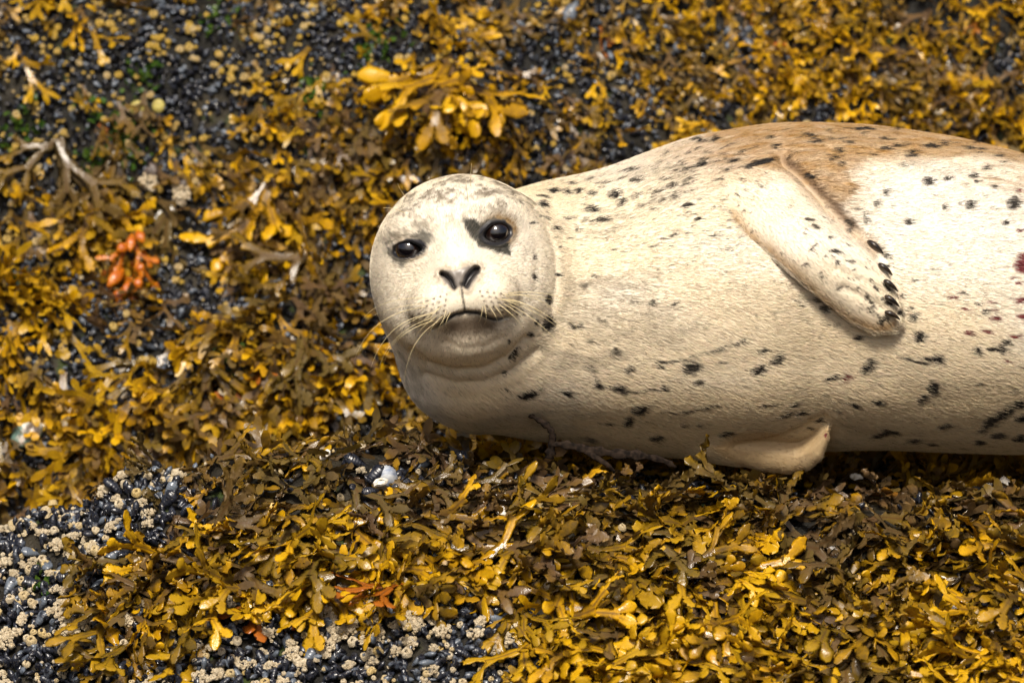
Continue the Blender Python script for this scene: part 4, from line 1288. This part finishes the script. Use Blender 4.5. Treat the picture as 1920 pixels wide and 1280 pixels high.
def plain(name, c1, c2, scale, rough=.6, spec=.4, bump=.4, dist=.001, coordscale=None):
    m = NT(name); co = m.coord('Object', coordscale); nz = m.noise(scale, 4, co)
    return m.done(m.bsdf(m.mix(m.remap(nz, .35, .65), c1, c2), rough, spec, m.bump(nz, bump, dist)))

# broken stipe sticking up before the seal's chest, with its strap lying along the ledge
MAT_STIPE = plain('dried_stipe', (.007, .005, .004), (.030, .020, .014), 160, .85, .08, .6, .002)
tw_f = pick(1035, 850); tf = max(tree_front(1015, 800), tree_front(1036, 820), float(-tw_f[1] * CP + tw_f[2] * SP)) + .011
def path_px(pts):
    return view2world(np.array([pxf(x, y, tf + df) for x, y, df in pts]))
def smooth_path(P, n):
    P = np.asarray(P); t = np.linspace(0, len(P) - 1, n); Q = np.concatenate([[2 * P[0] - P[1]], P, [2 * P[-1] - P[-2]]]); out = []
    for s in t:
        i = min(int(s), len(P) - 2); u = s - i; p0, p1, p2, p3 = Q[i], Q[i + 1], Q[i + 2], Q[i + 3]
        out.append(.5 * (2 * p1 + (p2 - p0) * u + (2 * p0 - 5 * p1 + 4 * p2 - p3) * u * u + (3 * p1 - p0 - 3 * p2 + p3) * u ** 3))
    return np.array(out)
st = smooth_path(path_px([(993, 777, .010), (1012, 788, .012), (1030, 802, .010), (1036, 818, .006), (1034, 838, 0), (1030, 858, -.004)]), 22)
rad = (.0032 + .0016 * np.linspace(0, 1, 22)) * (1 + .18 * np.sin(np.arange(22) * 2.1) + .12 * rng.normal(0, 1, 22))
base = st[-1].copy()
root_e = link('broken_stipe', None, label='dark broken seaweed stipe poking up against the seal\'s chest', cat='seaweed')
root_e.location = base
v, f_ = tube(st - base, rad, 8, .75, (0, -1, .2)); link('stem', new_mesh('stem', v, f_), root_e, MAT_STIPE)
sp_ = smooth_path(path_px([(1030, 832, .004), (1062, 834, .006), (1105, 843, .010), (1150, 850, .004), (1195, 853, .010), (1240, 862, .002), (1268, 876, -.006)]), 30)
rad = .0055 * np.interp(np.linspace(0, 1, 30), [0, .2, .6, 1], [.5, .8, 1.1, .5]) * (1 + .25 * np.sin(np.arange(30) * 1.7) + .15 * rng.normal(0, 1, 30))
v, f_ = tube(sp_ - base, rad, 8, .4, (0, -1, .2)); link('strap', new_mesh('strap', v, f_), root_e, MAT_STIPE)
sp_ = smooth_path(path_px([(1090, 838, .008), (1115, 856, .012), (1140, 872, .010), (1152, 885, .004)]), 14)
v, f_ = tube(sp_ - base, .0045 * np.linspace(1, .4, 14), 8, .4, (0, -1, .2)); link('strap', new_mesh('strap', v, f_), root_e, MAT_STIPE)

# limpets: low ribbed cones
def limpet_mesh(name, R, h, seed, hole=False, ribs=18):
    r = random.Random(seed); sides = ribs * 2; vs = []; fs = []
    prof = [(1.0, 0), (.94, .16), (.78, .42), (.55, .70), (.32, .90), (.14, .93 if not hole else .80), (.02, 1.0 if not hole else .62)]
    for k, (q, z) in enumerate(prof):
        for j in range(sides):
            an = 2 * math.pi * j / sides; w = 1 + (.035 if j % 2 else -.035) * (1 if k < 5 else .3) + r.uniform(-.012, .012)
            vs.append((R * q * w * math.cos(an) * .9, R * q * w * math.sin(an), h * z + R * .008 * math.sin(k * 4.1 + j)))
    for k in range(len(prof) - 1):
        for j in range(sides):
            j2 = (j + 1) % sides; fs.append((k * sides + j, k * sides + j2, (k + 1) * sides + j2, (k + 1) * sides + j))
    k = len(prof) - 1
    return new_mesh(name, vs, [np.array(fs), np.array([[k * sides + j for j in range(sides)]])])
def put(o, px, py, up, roll=0.0, tilt=0.0, face=0.0):
    """stand a thing on the rock at a photo pixel; face turns it from the rock's normal towards the open side"""
    p, n = at(px, py, up)
    F_ = np.array([0, -CP, SP]); n = n * (1 - face) + F_ * face; n /= np.linalg.norm(n)
    X, T, N = frame_for(n, roll)
    X, T, N = lifted(X, T, N, tilt, 0)
    o.matrix_world = mat4(X, T, N, p, 1.0); return o
MAT_LIMP_BLUE = plain('blue_grey_shell', (.20, .24, .33), (.50, .52, .54), 55, .5, .4, .5, .001, (1, 3, 1))
MAT_LIMP_YEL = plain('yellow_shell', (.42, .36, .09), (.30, .24, .06), 120, .55, .4, .5)
put(link('limpet', limpet_mesh('limpet', .0135, .013, 1), mat=MAT_LIMP_BLUE, label='pale blue-grey limpet shell resting among mussels on top of the ledge', cat='limpet'), 722, 905, .012, 0, 0, .4)
put(link('limpet', limpet_mesh('limpet', .0098, .0032, 2, True), mat=MAT_LIMP_YEL, label='left one of two round pale yellow limpets on the rock face', cat='limpet', group='pair of yellow limpets'), 260, 207, .012, 0, 0, .55)
put(link('limpet', limpet_mesh('limpet', .0085, .0030, 3, True), mat=MAT_LIMP_YEL, label='right one of two round pale yellow limpets on the rock face', cat='limpet', group='pair of yellow limpets'), 300, 203, .012, 0, 0, .55)

# sea snails with barnacles on their backs, on the face
def snail_geo(R):
    n, s = 44, 10; vs = []; fs = []
    for i in range(n):
        t = i / (n - 1); an = t * 2 * math.pi * 2.4; g = math.exp(-1.9 * (1 - t)); q = R * .55 * g
        c = np.array([math.cos(an) * R * .55 * g, math.sin(an) * R * .55 * g, R * 1.1 * (1 - g) + R * .1])
        rd = np.array([math.cos(an), math.sin(an), 0])
        for j in range(s):
            w = 2 * math.pi * j / s; vs.append(c + q * .95 * (rd * math.cos(w) + np.array([0, 0, 1.05]) * math.sin(w)))
    for i in range(n - 1):
        for j in range(s):
            j2 = (j + 1) % s; fs.append((i * s + j, i * s + j2, (i + 1) * s + j2, (i + 1) * s + j))
    vs += [vs[0], vs[(n - 1) * s]]
    return np.array(vs), [np.array(fs), np.array([[(n - 1) * s + j for j in range(s)]])]
MAT_SNAIL = plain('snail_shell', (.045, .032, .028), (.11, .08, .06), 200, .4, .5, .5)
sv, sf = snail_geo(.0125)
for (x, y, lab, kk) in ((284, 337, 'dark sea snail with cream barnacles below it, under the green weed patch', 3), (348, 362, 'dark sea snail capped by a cream barnacle clump, right of the other snail', 5)):
    o = link('sea_snail', new_mesh('sea_snail', sv, sf), mat=MAT_SNAIL, label=lab, cat='snail', group='sea snails on the face')
    put(o, x, y - 8, .018, 1.0 + kk, .0, .5)
    c = link('barnacle_clump', clump_me[kk], label='cream barnacle clump under the ' + ('left' if x < 300 else 'right') + ' sea snail on the rock face', cat='barnacles', group='barnacle clumps under the snails')
    p, n = at(x, y + 12, .024); R = any_frame(n * .5 + np.array([0, -CP, SP]) * .5, 1.0); c.matrix_world = mat4(R[:, 0], R[:, 1], R[:, 2], p, 1.25)

# white shell fragments, a crab shell and a few bold shells
MAT_WHITE = plain('bleached_shell', (.80, .77, .70), (.60, .53, .42), 180, .55, .4, .6, .002)
def shard_mesh(seed, R):
    r = random.Random(seed); vs = []; fs = []; n = 9
    for ring, (q, z) in enumerate(((1.0, -.1), (.96, .18), (.55, .42), (.5, .28))):
        for j in range(n):
            an = 2 * math.pi * j / n
            k = q * (.65 + .5 * hash3(np.array([j]), np.array([seed]), np.array([1]))[0])
            vs.append((R * k * math.cos(an), R * k * .7 * math.sin(an), R * (z + r.uniform(-.14, .14))))
    for k in range(3):
        for j in range(n):
            j2 = (j + 1) % n; fs.append((k * n + j, k * n + j2, (k + 1) * n + j2, (k + 1) * n + j))
    return new_mesh('shell_fragment', vs, [np.array(fs), np.array([[3 * n + j for j in range(n)]])], smooth=False)
for i, (x, y, R, lab) in enumerate(((1601, 928, .0085, 'white shell fragment on the weed below the seal\'s belly'), (1750, 1052, .0075, 'white shell fragment halfway down the right side of the weed slope'),
        (1808, 1160, .0085, 'bright white shell fragment low on the slope near the right edge'), (1422, 1108, .006, 'small cream shell fragment in the middle of the weed slope'),
        (1640, 1168, .006, 'small cream shell fragment in a dark gap low on the right slope'), (1850, 938, .0095, 'cream shell fragment left of another, beside blue mussels near the right edge'),
        (1884, 938, .0095, 'cream shell fragment nearest the right edge, beside blue mussels'), (712, 930, .0085, 'cream shell fragment just below the blue-grey limpet'),
        (890, 862, .014, 'pale shell fragment among mussels on the ledge below the seal\'s chin'), (610, 880, .008, 'cream shell fragment on the crest left of the mussel cluster'),
        (940, 985, .007, 'small cream shell fragment on the golden weed below the seal\'s chest'))):
    put(link('shell_fragment', shard_mesh(20 + i, R), mat=MAT_WHITE, label=lab, cat='shell', group='pale shell fragments on the ledge'), x, y, .022, i * 1.3, .3, .5)

def carapace_mesh():
    vs = []; fs = []; n = 26
    for k, (q, z) in enumerate(((1.0, 0), (1.02, .10), (.90, .30), (.66, .46), (.36, .56), (.06, .60))):
        for j in range(n):
            an = 2 * math.pi * j / n
            w = 1 + (.06 if (j % 3 == 0 and math.sin(an) > -.2 and k < 2) else 0)
            vs.append((.021 * q * w * math.cos(an), .015 * q * w * math.sin(an), .012 * z + .0012 * math.sin(3 * an) * q))
    for k in range(5):
        for j in range(n):
            j2 = (j + 1) % n; fs.append((k * n + j, k * n + j2, (k + 1) * n + j2, (k + 1) * n + j))
    return new_mesh('crab_shell', vs, [np.array(fs), np.array([[5 * n + j for j in range(n)]])])
m = NT('crab_carapace'); co = m.coord('Object'); nz = m.noise(70, 3, co)
MAT_CRAB = m.done(m.bsdf(m.mix(m.remap(nz, .42, .58), (.66, .58, .50), (.12, .20, .17)), .35, .5, m.bump(m.noise(300, 3, co), .4, .001)))
put(link('crab_shell', carapace_mesh(), mat=MAT_CRAB, label='white and green empty crab shell on the rock near the left edge', cat='shell'), 50, 815, .015, -.6, 0, .6)

def big_mussel(px, py, s, roll, wear, label, grp=None, up=.012, tilt=.2):
    o = bpy.data.objects.new('mussel', mus_me[int(px) % 5]); col.objects.link(o)
    p, n = at(px, py, up); n = n * .6 + np.array([0, -CP, SP]) * .4; n /= np.linalg.norm(n)
    X, T, N = frame_for(n, roll); X, T, N = lifted(X, T, N, tilt, 0)
    o.matrix_world = mat4(X, T, N, p, s); o['wear'] = wear; o['label'] = label; o['category'] = 'mussel'
    if grp: o['group'] = grp
for a in ((835, 778, .030, .3, .3, 'round grey-black mussel in the shade under the seal\'s chest'), (480, 582, .020, .8, 1.0, 'blue-grey mussel shell on the rock face left of the seal\'s whiskers'),
          (168, 596, .022, .4, .9, 'blue-grey mussel below the orange rockweed'), (1272, 40 + 40, .024, .2, .8, 'long blue mussel high on the face near the top edge'),
          (1085, 12, .036, .3, 1.0, 'large pale blue shell at the top edge above the seal\'s neck'), (1395, 78, .028, -.8, .5, 'glossy dark mussel high on the face above the seal\'s shoulder'),
          (1838, 932, .024, .6, .9, 'blue-grey mussel beside the cream shell fragments near the right edge'), (1910, 945, .026, 1.2, .7, 'striped blue mussel at the right edge below the seal'),
          (1470, 1152, .022, -.5, .9, 'blue mussel half hidden low in the middle of the weed slope'), (230, 850, .028, .3, .5, 'dark mussel in the crevice left of the ledge crest'),
          (100, 840, .022, 1.4, 1.0, 'pale mussel shell right beside the crab shell'), (405, 430, .034, .4, .35, 'big brown-black mussel right of the orange rockweed')):
    big_mussel(*a)
for i, (dx, dy, s) in enumerate(((-60, -35, .026), (-40, -22, .028), (-32, 10, .030), (28, 2, .030), (-15, 28, .022), (175, -45, .026), (200, -55, .024), (230, -35, .026), (150, -20, .022))):
    big_mussel(722 + dx, 905 + dy, s, i * 1.9, .15, 'dark mussel in the cluster on the ledge ' + ('around the blue-grey limpet' if dx < 100 else 'below the seal\'s chin') + ', ' + ('first', 'second', 'third', 'fifth', 'fourth', 'second', 'third', 'fourth', 'first')[i] + ' from left', 'mussels on top of the ledge')

# green sea lettuce patches on the face
MAT_GREEN = None
m = NT('green_algae'); nz = m.noise(120, 3, m.coord('Object'))
cg = m.mix(m.remap(nz, .35, .65), (.025, .075, .010), (.085, .14, .015))
gp = m.bsdf(cg, .35, .5); gt = m.n('ShaderNodeBsdfTranslucent', Color=cg)
MAT_GREEN = m.done(m.n('ShaderNodeMixShader', **{'0': .3, '1': gp, '2': gt.outputs[0]}).outputs[0])
gm = Mass()
for (x, y, sx, sy, n) in ((240, 270, 28, 40, 110), (410, 25, 25, 25, 50), (700, 95, 28, 22, 60), (190, 320, 22, 22, 40), (30, 245, 26, 26, 50), (275, 140, 14, 14, 25), (590, 175, 12, 25, 20), (70, 1100, 22, 14, 16), (40, 545, 20, 20, 20), (430, 690, 18, 14, 14), (180, 230, 14, 20, 14)):
    for _ in range(n):
        p, nn = at(random.gauss(x, sx), random.gauss(y, sy), .008)
        X, T, N = frame_for(nn, random.uniform(0, 6.3)); X, T, N = lifted(X, T, N, random.uniform(.2, 1.2), random.uniform(-1, 1))
        s = random.uniform(.0022, .005); nseg = 3; V = []; 
        for r_ in range(4):
            for cc in range(3):
                V.append(((cc - 1) * (.6 + .4 * math.sin(r_ * 1.1)) + .15 * random.gauss(0, 1), r_ * .7, .35 * math.sin(r_ * 1.3 + cc * 2 + random.random())))
        F = [(r_ * 3 + cc, r_ * 3 + cc + 1, r_ * 3 + cc + 4, r_ * 3 + cc + 3) for r_ in range(3) for cc in range(2)]
        gm.add(np.array(V), np.array(F), np.stack([X, T, N], 1) * s, p)
gm.build('green_algae', MAT_GREEN, kind='stuff', label='bright green sea lettuce patches on the rock face')

# the orange, swollen tips and the long plants hanging on the face
def hanging(px, py, label, tone, hue, scale, k, roll0, name='rockweed_plant', dry=False, spread=.7):
    p, n = at(px, py, .010)
    return put_tuft(p, n, tone, label, 'rockweed plants hanging on the face', scale, k, hue, name, roll0, spread, (.15, .40), dry)
hanging(218, 300, 'long brown-stemmed rockweed plant hanging right of the green patch', .35, .5, 1.35, 4, .35)
hanging(110, 270, 'brown rockweed plant hanging near the left edge under the barnacles', .30, .6, 1.2, 3, .1)
hanging(165, 375, 'golden rockweed plant hanging left of the orange tips', .62, .1, 1.25, 4, -.1)
hanging(320, 400, 'grey-brown rockweed plant hanging right of the orange tips', .20, .8, 1.25, 3, .55)
hanging(840, 130, 'golden rockweed plant hanging on the face above the seal\'s head', .75, .1, 1.5, 4, .1)
hanging(780, 160, 'wide yellow rockweed plant left of the one above the seal\'s head', .80, .0, 1.3, 3, -.5)
hanging(510, 345, 'fan-shaped golden rockweed plant left of the seal\'s crown', .70, .1, 1.3, 4, -.2)
hanging(600, 470, 'dark-stemmed rockweed plant left of the seal\'s face', .30, .5, 1.1, 3, .4)
hanging(560, 640, 'grey-brown rockweed plant hanging left of the seal\'s whiskers', .12, .9, 1.3, 3, .5)
hanging(390, 690, 'forked olive rockweed plant above the ledge crest at left', .45, .6, 1.2, 3, -.3)
m = NT('orange_tips'); nz = m.noise(90, 3, m.coord('Object'))
MAT_ORANGE = m.done(m.bsdf(m.mix(m.remap(nz, .35, .65), (.48, .145, .003), (.38, .090, .003)), .34, .5, m.bump(nz, .6, .003), Subsurface_Weight=.2, Subsurface_Scale=.01))
op, on = at(250, 494, .045)
oe = link('orange_rockweed', None, label='wet orange swollen rockweed tips hanging on the dark rock face at left', cat='seaweed'); oe.location = op
def lobe_mesh(L, R):
    t = np.linspace(0, 1, 10); P = np.stack([0 * t, L * t, .1 * L * np.sin(t * 3)], 1)
    v, f_ = tube(P, R * np.array([.25, .45, .75, .95, 1.08, 1.1, 1.0, .82, .5, .12]), 10, .42); return new_mesh('lobe', v, f_)
lobes = [lobe_mesh(.026, .0078), lobe_mesh(.032, .0070), lobe_mesh(.022, .0085)]
FV = np.array([0, -CP, SP])
for i, (dx, dy, ro, l) in enumerate(((-2, -52, .1, 1), (6, -58, -.5, 0), (-10, -30, 1.1, 2), (4, 5, -.9, 2), (-18, 14, .7, 1), (8, 30, -.1, 2), (-10, 36, .2, 1), (-20, 50, .4, 2), (-4, 58, -.4, 0))):
    q = view2world(pxf(250 + dx, 500 + dy, 0)); 
    d = op - FV * 0
    V0 = np.array([0.0, 0, 0]); fo = float(-op[1] * CP + op[2] * SP)
    q = view2world(pxf(250 + dx, 500 + dy - 10, fo + .006 + .004 * (i % 3))) - op
    X, T, N = frame_for(FV * .7 + on * .3, ro); X, T, N = lifted(X, T, N, random.uniform(0, .4), 0)
    o = link('lobe', lobes[l], oe, MAT_ORANGE); o.matrix_basis = mat4(X, T, N, q, random.uniform(.6, 1.1))
orange_me = []
for k_ in (2, 4, 6):
    me = near_meshes[k_][0].copy(); me.materials.clear(); me.materials.append(MAT_ORANGE); orange_me.append(me)
for i, (dx, dy, ro, s) in enumerate(((0, -85, .1, .75), (-14, -40, .5, .7), (6, -25, -.4, .75), (-4, 10, .3, .7), (10, -60, -.2, .6))):
    q = view2world(pxf(250 + dx, 500 + dy, fo + .004)) - op
    X, T, N = frame_for(on * .5 + FV * .5, ro); X, T, N = lifted(X, T, N, random.uniform(0, .3), random.uniform(-.4, .4))
    o = link('frond', orange_me[i % 3], oe); o.matrix_basis = mat4(X, T, N, q, s)

# look-alikes that share a description are told apart by their order from the left
ORD = 'first second third fourth fifth sixth seventh eighth ninth tenth eleventh twelfth thirteenth fourteenth fifteenth sixteenth seventeenth eighteenth nineteenth twentieth'.split()
same = {}
for o in bpy.data.objects:
    if 'px' in o: same.setdefault(o['label'], []).append(o)
for lab, os_ in same.items():
    os_.sort(key=lambda o: o['px'])
    for i, o in enumerate(os_):
        if len(os_) > 1: o['label'] = lab + ', ' + (ORD[i] if i < 20 else 'last') + ' from left'
        del o['px']
